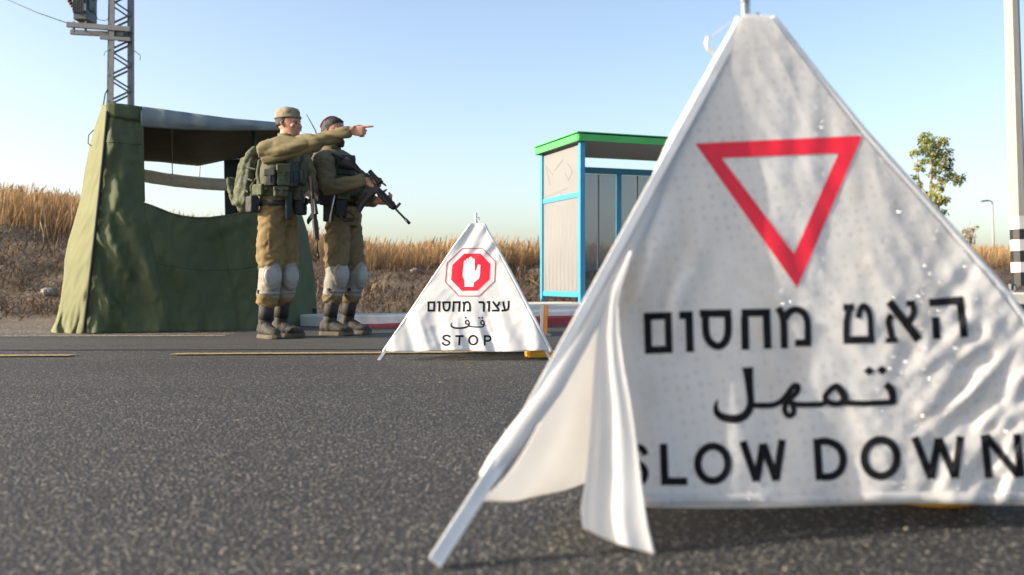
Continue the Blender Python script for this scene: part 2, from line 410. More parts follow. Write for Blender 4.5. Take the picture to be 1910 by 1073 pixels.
P = scatter(5200, 28, GX, lambda x, r: foot(x) + 4.9 + 1.3*nz(x*.4, 1.7) + .5*nz(x*1.3, 4) + 5.2*r, .26); n = len(P)
f_ = np.array([.5*nz(a*.5, b*.5, 2) + .5 for a, b, c in P])
tag(blades('dry_grass', P, np.random.uniform(.22, .50, n)*(.7 + .6*f_), np.random.uniform(.004, .009, n), .5, np.clip(.25 + .5*f_ + np.random.normal(0, .2, n), 0, 1), M_grass, .35), kind='stuff')
P = scatter(420, 10, GX, lambda x, r: foot(x) + 5.4 + 3*r, .25); n = len(P)
tag(blades('seed_heads', P, np.random.uniform(.38, .62, n), np.random.uniform(.004, .008, n), .4, np.random.uniform(0, .5, n), M_grass, .9), kind='stuff')
P = scatter(1500, 22, GX, lambda x, r: foot(x) - .1 + 5.4*r, .30); n = len(P)
tag(blades('burnt_weeds', P, np.random.uniform(.035, .15, n), np.random.uniform(.006, .016, n), 2.2, np.clip(np.random.normal(.45, .25, n), 0, 1), M_stubble, .1), kind='stuff')
P = scatter(340, 20, (-14, 8), lambda x, r: foot(x) + .2 + 3.8*r, .12); n = len(P)
tag(blades('dry_weed_tufts', P, np.random.uniform(.10, .28, n), np.random.uniform(.007, .014, n), 1.5, np.clip(np.random.normal(.7, .25, n), 0, 1), M_stubble, .3), kind='stuff')

def pebble(name, c, r, m, label, cat, group=None):
    mb = MB(); mb.ball(c, (r, 0, 0), (0, r*.8, 0), (0, 0, r*.55), 10, 6)
    mb.v = [p + (p - V(c)) * .35 * nz(p.x*9/r*.1, p.y*9/r*.1, p.z*9/r*.1) for p in mb.v]
    o = obj(name, mb, m, loc=(c[0], c[1], c[2] - r*.5), smooth=False); return tag(o, label, cat, group)
M_stone = mat('pale_stone', (.22, .20, .18), .9, var=.15, scale=20)
def onbank(px, Y): x = (px - 955)/F*Y; return (x, Y, terrain(x, Y) + .03)
pebble('stone', onbank(92, 12.6), .11, M_stone, 'pale jagged stone lying in the dark weeds left of the tent', 'stone')
pebble('stone', onbank(775, 16.4), .09, M_stone, 'pale stone on the dark bank left of the stop pyramid', 'stone')

# ------------------------------------------------------------------ bus shelter
N0 = V((.92, 12.4, 0)); E1 = V((-.35, .937, 0)).normalized(); E2 = V((.937, .35, 0)).normalized(); UP = V((0, 0, 1))
D_, Ls = 1.33, 3.6; ZB = .155
def sp(a, b, z): return N0 + E1*a + E2*b + UP*z
shel = empty('bus_shelter', sp(0, 0, ZB), 'blue framed bus shelter with bright green roof edge and beige end panel', 'bus shelter')
def post(a, b, z0, z1, name='post'):
    m_ = MB(); m_.box(sp(a, b, (z0+z1)/2), E1*.036, E2*.036, UP*((z1-z0)/2), .006); return obj(name, m_, M_blue, shel)
for a in (0, D_):
    for b in (0, Ls): post(a, b, ZB, 2.29)
def rail(a0, b0, a1, b1, z, h=.07, t=.05, name='rail'):
    m_ = MB(); p, q = sp(a0, b0, z), sp(a1, b1, z); m_.bar(p, q, t, h, UP, .005); return obj(name, m_, M_blue, shel)
for z in (.27, 1.60): rail(.047, 0, D_ - .047, 0, z)
for z in (.27, 1.60): rail(.047, Ls, D_ - .047, Ls, z)
rail(D_, .047, D_, Ls - .047, 2.09, .09); rail(D_, .047, D_, Ls - .047, .27)
for b in (1.22, 2.42): post(D_ + .002, b, .31, 2.04, 'mullion')
mb = MB(); mb.box(sp(D_/2, 0, .935), E1*(D_/2 - .047), E2*.012, UP*.628)
lowp = obj('end_panel', mb, M_beige, shel)
mb = MB()                                               # corrugation ribs on the lower sheet
for k in range(9):
    a = .12 + k*(D_ - .24)/8; mb.cyl(sp(a, -.006, .32), sp(a, -.006, 1.555), .0085, n=8)
obj('corrugation', mb, M_beige, lowp, smooth=True)
mb = MB(); mb.box(sp(D_/2, 0, 1.945), E1*(D_/2 - .047), E2*.012, UP*.31)
upp = obj('poster_panel', mb, M_beige, shel)
mb = MB()                                               # the faded print on the upper sheet
def mk(a0, z0, a1, z1, w_): mb.bar(sp(a0, -.014, z0), sp(a1, -.014, z1), .003, w_, E1)
mk(.45, 1.72, 1.25, 1.66, .025); mk(.28, 1.93, .44, 2.06, .02); mk(.28, 1.93, .40, 1.82, .02); mk(.40, 1.82, .52, 1.93, .02)
mk(.95, 1.95, 1.2, 2.10, .015); mk(1.2, 2.10, 1.05, 1.82, .015); mk(.6, 2.12, .9, 2.0, .015)
obj('faded_print', mb, M_greymark, upp)
for b0, b1 in ((.047, 1.175), (1.267, 2.375), (2.467, Ls - .047)):
    mb = MB(); mb.box(sp(D_, (b0+b1)/2, 1.175), E2*((b1-b0)/2), E1*.006, UP*.865)
    pn = obj('perforated_panel', mb, M_perf, shel)
    mb = MB()
    for k in range(1, 4): mb.box(sp(D_ + .02, lerp(b0, b1, k/4), 1.175), E2*.012, E1*.012, UP*.86)
    obj('stiffener', mb, mat('panel_rib', (.22, .245, .26), .5, metal=.2), pn)
mb = MB()
a0, a1, b0, b1 = -.10, D_ + .10, -.09, Ls + .09
mb.box(sp((a0+a1)/2, (b0+b1)/2, 2.335), E1*((a1-a0)/2 - .012), E2*((b1-b0)/2 - .012), UP*.035)
rf = obj('roof', mb, mat('roof_soffit', (.33, .31, .28), .7, var=.06), shel)
mb = MB()
for p, q in (((a0, b0), (a0, b1)), ((a1, b0), (a1, b1))): mb.bar(sp(*p, 2.335), sp(*q, 2.335), .022, .088, UP)
for p, q in (((a0+.013, b0), (a1-.013, b0)), ((a0+.013, b1), (a1-.013, b1))): mb.bar(sp(*p, 2.335), sp(*q, 2.335), .022, .088, UP)
mb.box(sp((a0+a1)/2, (b0+b1)/2, 2.402), E1*((a1-a0)/2 + .022), E2*((b1-b0)/2 + .022), UP*.006)
obj('fascia', mb, M_green, rf)
mb = MB(); mb.box(sp(D_ - .28, Ls/2, .60), E1*.17, E2*(Ls/2 - .4), UP*.02, .01)
bn = obj('bench', mb, M_galv, shel)
mb = MB()
for b in (.8, 1.8, 2.8): mb = MB(); mb.box(sp(D_ - .28, b, .37), E1*.03, E2*.03, UP*.212); obj('bench_leg', mb, M_galv, bn)
# delineator post with an orange side, behind the stop pyramid
Yd = 7.7
dp = empty('delineator_post', at(1013, 523 + CAM_H*F/Yd, Yd), 'narrow white and orange post standing behind right edge of the stop pyramid', 'post')
p0 = at(1010, 630, Yd); p0.z = 0.02; p1 = at(1012, 567, Yd)
mb = MB(); mb.bar(p0, p1, .028, .02, (0, 1, 0), .004); obj('white_face', mb, M_white, dp)
mb = MB(); mb.bar(p0 + V((.032, .006, 0)), p1 + V((.030, .006, -.012)), .032, .03, (0, 1, 0), .006); obj('orange_side', mb, M_orange, dp)
mb = MB(); mb.box(p0 + V((.016, 0, -.008)), (.06, 0, 0), (0, .06, 0), (0, 0, .010), .006); obj('base_plate', mb, M_galv, dp)

# ------------------------------------------------------------------ striped pole on the right
def striped_pole():
    Y = 12.4; c0 = at(1903, 536, Y); c1 = at(1884, -90, Y)
    zb = c0.z = .31
    root = empty('lamp_column', c0, 'tall grey octagonal column with black and white bands at its foot', 'pole')
    def P(z): return c0 + (c1 - c0) * ((z - zb)/(c1.z - zb))
    zt = CAM_H + (HOR - 403)/F*Y
    n = 8
    mb = MB(); mb.limb([P(zt), P(4.2), P(9.0)], [.101, .092, .062], 8, round_ends=False, ref=(1, .41, 0)); obj('shaft', mb, M_polegrey, root)
    bands = [403, 428, 447, 468, 489, 508, 534]
    for i in range(6):
        za = CAM_H + (HOR - bands[i+1])/F*Y; zb_ = CAM_H + (HOR - bands[i])/F*Y
        za = max(za, zb + .012)
        mb = MB(); mb.limb([P(za), P(zb_ - .0015)], [.103, .103], 8, round_ends=False, ref=(1, .41, 0))
        obj('painted_band', mb, M_white if i % 2 == 0 else M_black, root, label='white painted band' if i % 2 == 0 else 'black painted band')
    mb = MB(); mb.box(c0 + V((0, 0, .008)), (.19, 0, 0), (0, .19, 0), (0, 0, .010), .004); bp_ = obj('base_plate', mb, M_galv, root)
    mb = MB()
    for i in (-1, 1):
        for j in (-1, 1): mb.cyl(c0 + V((i*.15, j*.15, .018)), c0 + V((i*.15, j*.15, .075)), .014, n=8)
    for i in range(4):
        a = i*pi/2 + .4; mb.box(c0 + V((cos(a)*.135, sin(a)*.135, .06)), V((cos(a), sin(a), 0))*.04, V((-sin(a), cos(a), 0))*.005, (0, 0, .04))
    obj('anchor_bolt', mb, M_galv, bp_)
    # foundation block
    mb = MB(); mb.abox(5.93, 8.2, Y - .45, Y + .6, .145, .30, .03)
    o = obj('foundation_block', mb, M_concrete, loc=(7.0, Y, .145)); tag(o, 'low pale concrete block under the striped column', 'foundation')
striped_pole()
mb = MB()
kp = lambda x, o: V((x, interp(kx, ky, x), 0)) + V((-.38, .92, 0))*o
mb.box(kp(6.42, -.068) + V((0, 0, .052)), V((.92, .39, 0))*.16, V((-.39, .92, 0))*.068, V((0, 0, .056)))
tag(obj('yellow_kerb_patch', mb, M_kerbyellow), kind='structure')

# ------------------------------------------------------------------ distant street lamp, tree, shrub
Yl = 75; b0 = at(1855, 470, Yl); b0.z = terrain(b0.x, b0.y)
lp = empty('street_lamp', b0, 'far slender street lamp with a curved arm, above the dry grass', 'street lamp')
top = at(1851, 378, Yl)
mb = MB(); mb.cyl(b0 + V((0, 0, -.3)), top, .10, .06, n=10); obj('pole', mb, M_polegrey, lp, smooth=True)
mb = MB(); mb.limb([top, top + V((-.12, 0, .12)), top + V((-.35, 0, .16))], .05, 8); obj('arm', mb, M_polegrey, lp, smooth=True)
mb = MB(); mb.box(top + V((-.62, 0, .13)), (.30, 0, .03), (0, .13, 0), (0, 0, .07), .04); obj('lamp_head', mb, M_galv, lp)

def leaves(name, clumps, n_per, size, m, parent):
    P, Q = [], []; T = []
    for (c, r) in clumps:
        t0 = random.uniform(.2, .8)
        for _ in range(int(n_per * (r/.3)**1.6) + 6):
            d = V((random.gauss(0, 1), random.gauss(0, 1), random.gauss(0, .8))).normalized() * r * random.random()**.45
            p = c + d; s = size * random.uniform(.6, 1.3)
            a = V((random.gauss(0, .6), random.gauss(0, .6), random.gauss(-.5, .6))).normalized(); b = a.cross(V((random.random()-.5, random.random()-.5, random.random()-.5))).normalized()
            i = len(P); P += [p, p + a*s*.5 + b*s*.22, p + a*s, p + a*s*.5 - b*s*.22]; Q.append((i, i+1, i+2, i+3)); T += [min(1, max(0, random.gauss(t0, .25)))]*4
    off = wloc(parent); me = bpy.data.meshes.new(name); me.from_pydata([tuple(p - off) for p in P], [], Q)
    a_ = me.attributes.new('tint', 'FLOAT', 'POINT'); a_.data.foreach_set('value', T)
    return link(name, me, m, parent)
Yt = 42; base = at(1742, 500, Yt); base.z = terrain(base.x, base.y)
tr = empty('eucalyptus_tree', base, 'slender green eucalyptus tree with sparse crown behind the yield sign', 'tree')
tp = lambda px, py, dy=0: at(px, py, Yt + dy)
mb = MB(); mb.limb([base - V((0, 0, .3)), tp(1742, 430), tp(1738, 385), tp(1736, 340), tp(1738, 300), tp(1732, 262)], [.14, .11, .085, .06, .04, .02], 9)
for L_ in ([(1738, 378), (1715, 345), (1710, 300), (1712, 285)], [(1736, 350), (1760, 338), (1790, 332)], [(1738, 300), (1752, 280), (1758, 262)], [(1739, 385), (1755, 372), (1766, 368)], [(1737, 335), (1752, 315), (1766, 300)], [(1740, 395), (1722, 375), (1705, 350)]):
    mb.limb([tp(a, b, random.uniform(-.4, .4)*i) for i, (a, b) in enumerate(L_)], list(np.linspace(.05, .012, len(L_))), 7)
obj('trunk', mb, M_bark, tr, smooth=True)
CL = [(1724, 300, 9), (1748, 318, 9), (1758, 300, 10), (1745, 345, 8), (1727, 262, 10), (1727, 262, 15), (1729, 251, 8), (1752, 267, 15), (1760, 262, 9), (1766, 285, 9), (1772, 298, 7), (1720, 280, 11), (1704, 284, 8), (1740, 290, 13), (1735, 275, 12), (1750, 285, 11), (1745, 305, 9), (1768, 312, 10), (1770, 325, 10), (1757, 335, 10), (1783, 333, 10), (1793, 330, 8), (1790, 340, 6), (1710, 312, 7), (1722, 313, 6), (1706, 330, 5), (1715, 342, 7), (1742, 362, 13), (1737, 375, 11), (1750, 376, 10), (1763, 372, 8), (1728, 362, 8), (1712, 355, 8), (1745, 388, 9), (1755, 350, 6), (1740, 325, 8), (1722, 385, 10), (1760, 395, 7), (1730, 400, 14), (1748, 405, 9)]
leaves('crown', [(tp(a, b, random.gauss(0, .35)), r*Yt/F) for a, b, r in CL], 115, .18, M_leaf, tr)
Ys = 30; bs = at(1805, 450, Ys); bs.z = terrain(bs.x, bs.y)
sh = empty('dry_shrub', bs, 'pale dry shrub on the grassy crest left of the far street lamp', 'shrub')
mb = MB()
for k in range(9):
    q = at(random.uniform(1795, 1822), random.uniform(410, 435), Ys + random.uniform(-.3, .3)); mb.limb([bs, lerp(bs, q, .5) + V((random.uniform(-.05, .05), 0, 0)), q], [.02, .014, .006], 6)
obj('stem', mb, M_bark, sh, smooth=True)
leaves('foliage', [(at(1806, 432, Ys), .22), (at(1801, 442, Ys), .2), (at(1812, 428, Ys), .12), (at(1821, 423, Ys), .09), (at(1808, 445, Ys), .24), (at(1800, 455, Ys), .25)], 110, .09, M_shrub, sh)

# ------------------------------------------------------------------ lattice power pole
def pylon():
    Y = 16.0; pb = at(226, 400, Y); zb = pb.z = terrain(pb.x, pb.y) - .05
    root = empty('power_pole', pb, 'grey lattice steel power pole rising behind the green tent', 'power pole')
    def corner(i, j, z):
        t = (z - zb)/9.0; xl = lerp(-.225, -.085, t*.9); xr = lerp(.172, .165, t)
        x = xl if i < 0 else xr; h = (xr - xl)/2*(1 if j > 0 else -1); th = R(22.6)
        return V((pb.x + x*cos(th) - h*sin(th), Y + x*sin(th) + h*cos(th), z))
    ZT = 8.2
    for i in (-1, 1):
        for j in (-1, 1):
            mb = MB(); p, q = corner(i, j, zb), corner(i, j, ZT); d = V((-i*.04, 0, 0)); e = V((0, -j*.04, 0))
            mb.bar(p + d*.8, q + d*.8, .085, .012, (0, 1, 0)); mb.bar(p + e, q + e, .012, .085, (0, 1, 0)); obj('leg', mb, M_galv, root)
    for (A, B) in (((-1, -1), (1, -1)), ((-1, 1), (1, 1)), ((-1, -1), (-1, 1)), ((1, -1), (1, 1))):
        mb = MB(); z = zb + .2; s_ = 0
        while z < ZT - .25:
            p = corner(*(A if s_ == 0 else B), z); q = corner(*(B if s_ == 0 else A), z + .21); mb.bar(p, q, .028, .022, (0, 1, 0)); z += .215; s_ ^= 1
        obj('lacing', mb, M_galv, root)
    for (x0, y0, x1, y1, yo) in ((125, 46, 243, 55, -.22), (132, 60, 243, 66, .22)):
        mb = MB(); mb.bar(at(x0, y0, Y + yo), at(x1, y1, Y + yo), .06, .085, UP, .004); obj('cross_arm', mb, M_galv, root)
    mb = MB(); mb.bar(at(187, 70, Y - .22), at(243, 74, Y - .22), .05, .06, UP); mb.box(at(226, 66, Y), (.12, 0, 0), (0, .2, 0), (0, 0, .06)); obj('bracket', mb, M_galv, root)
    c = at(159, 20, Y); tf = MB(); tf.box(c + V((0, 0, .02)), (.115, 0, 0), (0, .2, 0), (0, 0, .22), .012)
    tb = obj('transformer', tf, M_trafo, root)
    mb = MB()
    for k in range(6): mb.box(c + V((-.1 + k*.033, -.215, .05)), (.005, 0, 0), (0, .018, 0), (0, 0, .15))
    mb.box(c + V((.125, -.05, .08)), (.012, 0, 0), (0, .1, 0), (0, 0, .1)); obj('cooling_fin', mb, M_trafo, tb)
    mb = MB(); mb.cyl(c + V((.08, -.19, -.06)), c + V((.08, -.19, .06)), .028, n=10); obj('gauge', mb, M_white, tb)
    for i in (-1, 1):
        mb = MB(); mb.bar(c + V((i*.1, -.2, -.24)), c + V((i*.1, -.2, -.42)), .03, .03); obj('hanger', mb, M_galv, root)
    for k, (x0, y0, x1, y1) in enumerate(((139, 16, 122, -12), (150, -6, 147, -30), (167, -6, 170, -30))):
        a, b = at(x0, y0, Y - .1), at(x1, y1, Y - .1); mb = MB()
        for t in range(6): mb.cyl(lerp(a, b, t/6), lerp(a, b, t/6 + .09), .045, .025, n=12)
        mb.cyl(a, b, .014, n=8); obj('insulator', mb, M_ceramic, root)
    mb = MB(); mb.limb([at(172, 8, Y), at(176, 24, Y), at(183, 37, Y), at(196, 39, Y), at(207, 31, Y)], .006, 6); obj('cable', mb, M_wire, root, smooth=True)
    mb = MB(); mb.limb([at(139, 14, Y), at(148, 12, Y)], .008, 6); obj('cable', mb, M_wire, root, smooth=True); mb = MB(); mb.limb([at(136, 8, Y), at(146, 2, Y)], .006, 6); obj('cable', mb, M_wire, root, smooth=True)
    mb = MB(); mb.limb([at(170, 2, Y), at(182, 0, Y), at(196, -10, Y)], .006, 6); obj('cable', mb, M_wire, root, smooth=True)
    mb = MB(); mb.limb([at(193, 195, Y-.2), at(196, 175, Y-.2), at(204, 160, Y-.2), at(210, 130, Y-.2), at(211, 90, Y-.2)], .012, 6); obj('cable', mb, M_wire, root, smooth=True)
    mb = MB(); mb.limb([at(193, 195, Y-.2), at(191, 240, Y-.2), at(192, 400, Y - .2)], .012, 6); obj('cable', mb, M_wire, root, smooth=True)
    mb = MB(); mb.limb([at(240, 92, Y-.2), at(252, 96, Y-.2), at(262, 104, Y-.2), at(261, 112, Y-.2)], .006, 6); obj('cable', mb, M_wire, root, smooth=True); mb = MB(); mb.limb([at(206, 93, Y-.2), at(196, 97, Y-.2), at(194, 104, Y-.2)], .006, 6); obj('cable', mb, M_wire, root, smooth=True)
    mb = MB(); mb.limb([at(125, 43, Y), at(70, 24, Y), at(15, 0, Y + .5), at(-250, -90, Y + 3), at(-900, -150, Y + 10)], .007, 6)
    o = obj('overhead_wire', mb, M_wire, loc=at(125, 43, Y), smooth=True); tag(o, 'thin overhead wire running left from the power pole arm', 'wire')
pylon()

# ------------------------------------------------------------------ canvas tent
def tent():
    root = empty('canvas_tent', at(155, 622, 8.13), 'olive green canvas guard tent with an open window and sagging roof', 'tent')
    topx = [200, 265, 266, 270, 300, 340, 390, 430, 480, 520, 545, 562]
    CREASE = [(222, 228, 196, 330, .05, 9), (226, 246, 248, 300, .045, 8), (244, 300, 206, 400, .05, 9), (196, 400, 250, 545, .06, 9), (236, 385, 292, 540, .06, 10), (262, 470, 322, 600, .055, 10), (176, 470, 204, 590, .05, 8), (196, 540, 240, 608, .05, 8), (214, 330, 232, 420, .04, 7), (275, 390, 345, 520, .045, 12), (330, 480, 400, 600, .03, 12), (470, 400, 380, 440, .03, 10), (540, 400, 520, 560, .03, 12), (205, 215, 214, 290, .035, 6)]
    def gY(px): return 8.13 + (px - 155)/435*1.87 + .1*sin(px*.02)        # ground line of the front
    def dep(px, py):
        b = interp([100, 155, 330, 480, 540, 590], [8.05, 8.13, 8.39, 8.78, 9.35, 10.0], px)
        v = (py - 190)/430                                                     # 0 top .. 1 hem
        y = b + .20*(1 - v) - .22*v*v*sstep(260, 420, px)*0
        y += .09*sin(pi*min(1, max(0, v)))*sstep(265, 400, px)
        # hanging folds and creases
        sx = (px - 155 + 60*(1 - v)*.4)
        y += .045*noise.noise(V((sx*.022, py*.006, 1.3))) + .030*(abs(noise.noise(V(((px + py*.45)*.028, (py - px*.3)*.010, 5)))) - .2)
        y += .010*(abs(noise.noise(V(((px - py*.35)*.05, (py + px*.5)*.016, 8)))) - .2)
        y += .010*noise.noise(V((px*.09, py*.06, 2)))
        for (ax, ay, bx, by, amp, wd) in CREASE:
            dx, dy = bx-ax, by-ay; l2 = dx*dx+dy*dy; t = ((px-ax)*dx + (py-ay)*dy)/l2
            if -.15 < t < 1.15:
                e = ((px-ax)*dy - (py-ay)*dx)/math.sqrt(l2)/(wd*1.7) + .3*nz(t*5, ax*.1); e = -e if dy > 0 else e
                if abs(e) < 3: y -= amp*sin(pi*min(1, max(0, (t+.15)/1.3)))*exp(-(e*1.5 if e < 0 else e*.7)**2)
        y -= .10*sstep(.9, 1.02, v)*(.5 + .5*sin(px*.11 + 2*nz(px*.03)))*.5
        return y
    cL = lambda v: lerp(200, 155, v**1.15) ; cLy = lambda v: lerp(196, 622, v)
    cR = lambda v: interp([0, .42, .5, 1], [265, 269, 273, 318], v); cRy = lambda v: lerp(203, 619, v)
    mb = MB()
    def f1(u, v):
        px, py = lerp(cL(v), cR(v), u), lerp(cLy(v), cRy(v), u); return at(px, py, dep(px, py))
    mb.grid(f1, 44, 150)
    v0 = (380 - 203)/(619 - 203)
    def f2(u, v):
        tpx, tpy = lerp(270, 556, u), interp([270, 285, 300, 320, 340, 365, 390, 430, 480, 556], [380, 385, 391, 399, 404, 407, 407, 402, 390, 379], lerp(270, 556, u))
        vv = lerp(v0, 1, v); lx, ly = cR(vv), cRy(vv)
        rx = interp([0, .25, .6, 1], [556, 574, 586, 591], v); ry = lerp(379, 604, v)
        bx = lerp(318, 591, u); by = interp([318, 480, 591], [619, 616, 604], bx)
        # coons patch
        ax = lerp(lx, rx, u) + lerp(tpx, bx, v) - lerp(lerp(270, 556, u), lerp(318, 591, u), v)
        ay = lerp(ly, ry, u) + lerp(tpy, by, v) - lerp(lerp(380, 379, u), lerp(619, 604, u), v)
        return at(ax, ay, dep(ax, ay))
    mb.grid(f2, 110, 80)
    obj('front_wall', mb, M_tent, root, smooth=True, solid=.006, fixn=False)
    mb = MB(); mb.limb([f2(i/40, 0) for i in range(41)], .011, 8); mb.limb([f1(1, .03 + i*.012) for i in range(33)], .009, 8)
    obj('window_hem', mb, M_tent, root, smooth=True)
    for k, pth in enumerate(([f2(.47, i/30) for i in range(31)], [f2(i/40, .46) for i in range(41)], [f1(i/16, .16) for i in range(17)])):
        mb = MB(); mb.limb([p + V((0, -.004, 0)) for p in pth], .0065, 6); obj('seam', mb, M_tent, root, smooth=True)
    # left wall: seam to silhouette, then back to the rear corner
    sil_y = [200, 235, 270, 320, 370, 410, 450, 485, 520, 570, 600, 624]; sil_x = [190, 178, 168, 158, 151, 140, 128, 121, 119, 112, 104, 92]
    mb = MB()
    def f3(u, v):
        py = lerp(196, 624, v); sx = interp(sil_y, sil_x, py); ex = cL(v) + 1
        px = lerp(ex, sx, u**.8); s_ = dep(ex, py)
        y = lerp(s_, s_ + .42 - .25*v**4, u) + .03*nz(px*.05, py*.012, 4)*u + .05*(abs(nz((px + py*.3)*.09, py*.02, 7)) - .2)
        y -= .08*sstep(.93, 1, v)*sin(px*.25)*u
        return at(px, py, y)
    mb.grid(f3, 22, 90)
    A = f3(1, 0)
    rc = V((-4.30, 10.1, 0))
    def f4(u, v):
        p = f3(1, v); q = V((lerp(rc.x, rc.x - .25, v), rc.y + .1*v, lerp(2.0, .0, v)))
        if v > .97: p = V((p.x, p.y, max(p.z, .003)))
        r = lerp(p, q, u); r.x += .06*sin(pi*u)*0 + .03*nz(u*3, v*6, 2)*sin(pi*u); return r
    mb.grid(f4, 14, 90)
    obj('side_wall', mb, M_tentlit, root, smooth=True, solid=.006, fixn=False)
    # seam strap
    mb = MB(); mb.limb([at(cL(v) + 1, cLy(v), dep(cL(v), cLy(v)) - .02) for v in np.linspace(.03, .99, 14)], .014, 8); obj('corner_strap', mb, M_tentdark, root, smooth=True)
    # roof
    fx = [200, 265, 340, 420, 510, 562]; fy = [192, 200, 210, 221, 229, 235]
    def fr(u): px = lerp(200, 562, u); return at(px, interp(fx, fy, px), dep(px, 196) + .02)
    def rr(u):
        px = lerp(222, 548, u); Y = lerp(10.15, 11.5, u); return at(px, interp([222, 265, 310, 370, 415, 440, 548], [298, 300, 303, 310, 300, 297, 292], px), Y)
    mb = MB()
    def f5(u, v):
        p = lerp(fr(u), rr(u), v); p.z += .05*sin(pi*v) - .03*sin(2*pi*u)*sin(pi*v) + .015*nz(u*5, v*4, 3); return p
    mb.grid(f5, 40, 20); obj('roof', mb, M_tentroof, root, smooth=True, solid=.006, fixn=False)
    # pale front edge of the roof
    mb = MB()
    vx = [200, 265, 340, 420, 510, 562]; vb = [229, 237, 242, 244, 243, 245]
    def f6(u, v):
        px = lerp(262, 562, u); y0 = interp(fx, fy, px) - 1; y1 = interp(vx, vb, px); py = lerp(y0, y1, v)
        return at(px, py, dep(px, 196) - .012 - .035*sin(pi*v) + .008*nz(px*.03, py*.2, 4) + .06*v*0)
    mb.grid(f6, 50, 10); obj('roof_edge', mb, M_fascia, root, smooth=True, solid=.008, fixn=False)
    # top patch at the corner
    mb = MB()
    mb.grid(lambda u, v: at(lerp(198, 265, u), lerp(lerp(190, 199, u), lerp(216, 226, u), v), dep(lerp(198, 265, u), 200) - .03), 10, 4); obj('corner_flap', mb, M_tent, root, smooth=True, solid=.006, fixn=False)
    # rear wall panel and right wall
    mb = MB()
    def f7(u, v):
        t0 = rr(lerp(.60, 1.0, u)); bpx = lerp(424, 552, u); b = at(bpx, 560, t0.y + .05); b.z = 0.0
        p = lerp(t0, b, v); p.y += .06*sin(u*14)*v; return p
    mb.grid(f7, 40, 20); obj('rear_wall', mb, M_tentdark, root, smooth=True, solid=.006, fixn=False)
    mb = MB()
    R_ = rr(1.0)
    def f8(u, v):
        vv = v; px = interp([0, .25, .6, 1], [556, 574, 586, 591], vv); py = lerp(379, 604, vv); p = at(px, py, dep(px, py) + .02)
        q = V((R_.x, R_.y, lerp(1.3, 0, v))); r = lerp(p, q, u); r.x += .05*sin(u*9)*v; return r
    mb.grid(f8, 20, 20); obj('right_wall', mb, M_tent, root, smooth=True, solid=.006, fixn=False)
    # rolled mesh across the rear window, strings, pole
    mb = MB(); pts = [at(lerp(215, 424, t), lerp(317, 345, t) + 5*sin(pi*t), lerp(10.15, 10.95, t)) for t in np.linspace(0, 1, 16)]
    mb.limb(pts, [.072 + .006*nz(i*.7) for i in range(16)], 14); obj('rolled_screen', mb, M_mesh, root, smooth=True)
    mb = MB()
    mb.limb([at(320, 230, 8.95), at(321, 300, 9.7), at(322, 338, 10.6)], .006, 6); mb.limb([at(373, 310, 10.9), at(371, 345, 10.85), at(366, 352, 10.8)], .007, 6)
    mb.limb([at(174, 243, 8.5), at(165, 252, 8.5), at(164, 268, 8.5), at(170, 272, 8.5)], .007, 6)
    obj('tie_string', mb, M_rope, root, smooth=True)
    mb = MB(); a = at(474, 236, 9.7); mb.cyl(V((a.x, a.y, 0)), a, .022, n=12); obj('pole', mb, M_tentpole, root, smooth=True)
    mb = MB(); a = at(586, 604, 9.98); mb.cyl(V((a.x, a.y, .0)), V((a.x, a.y, .16)), .03, n=12); obj('peg', mb, M_tentdark, root, smooth=True)
tent()
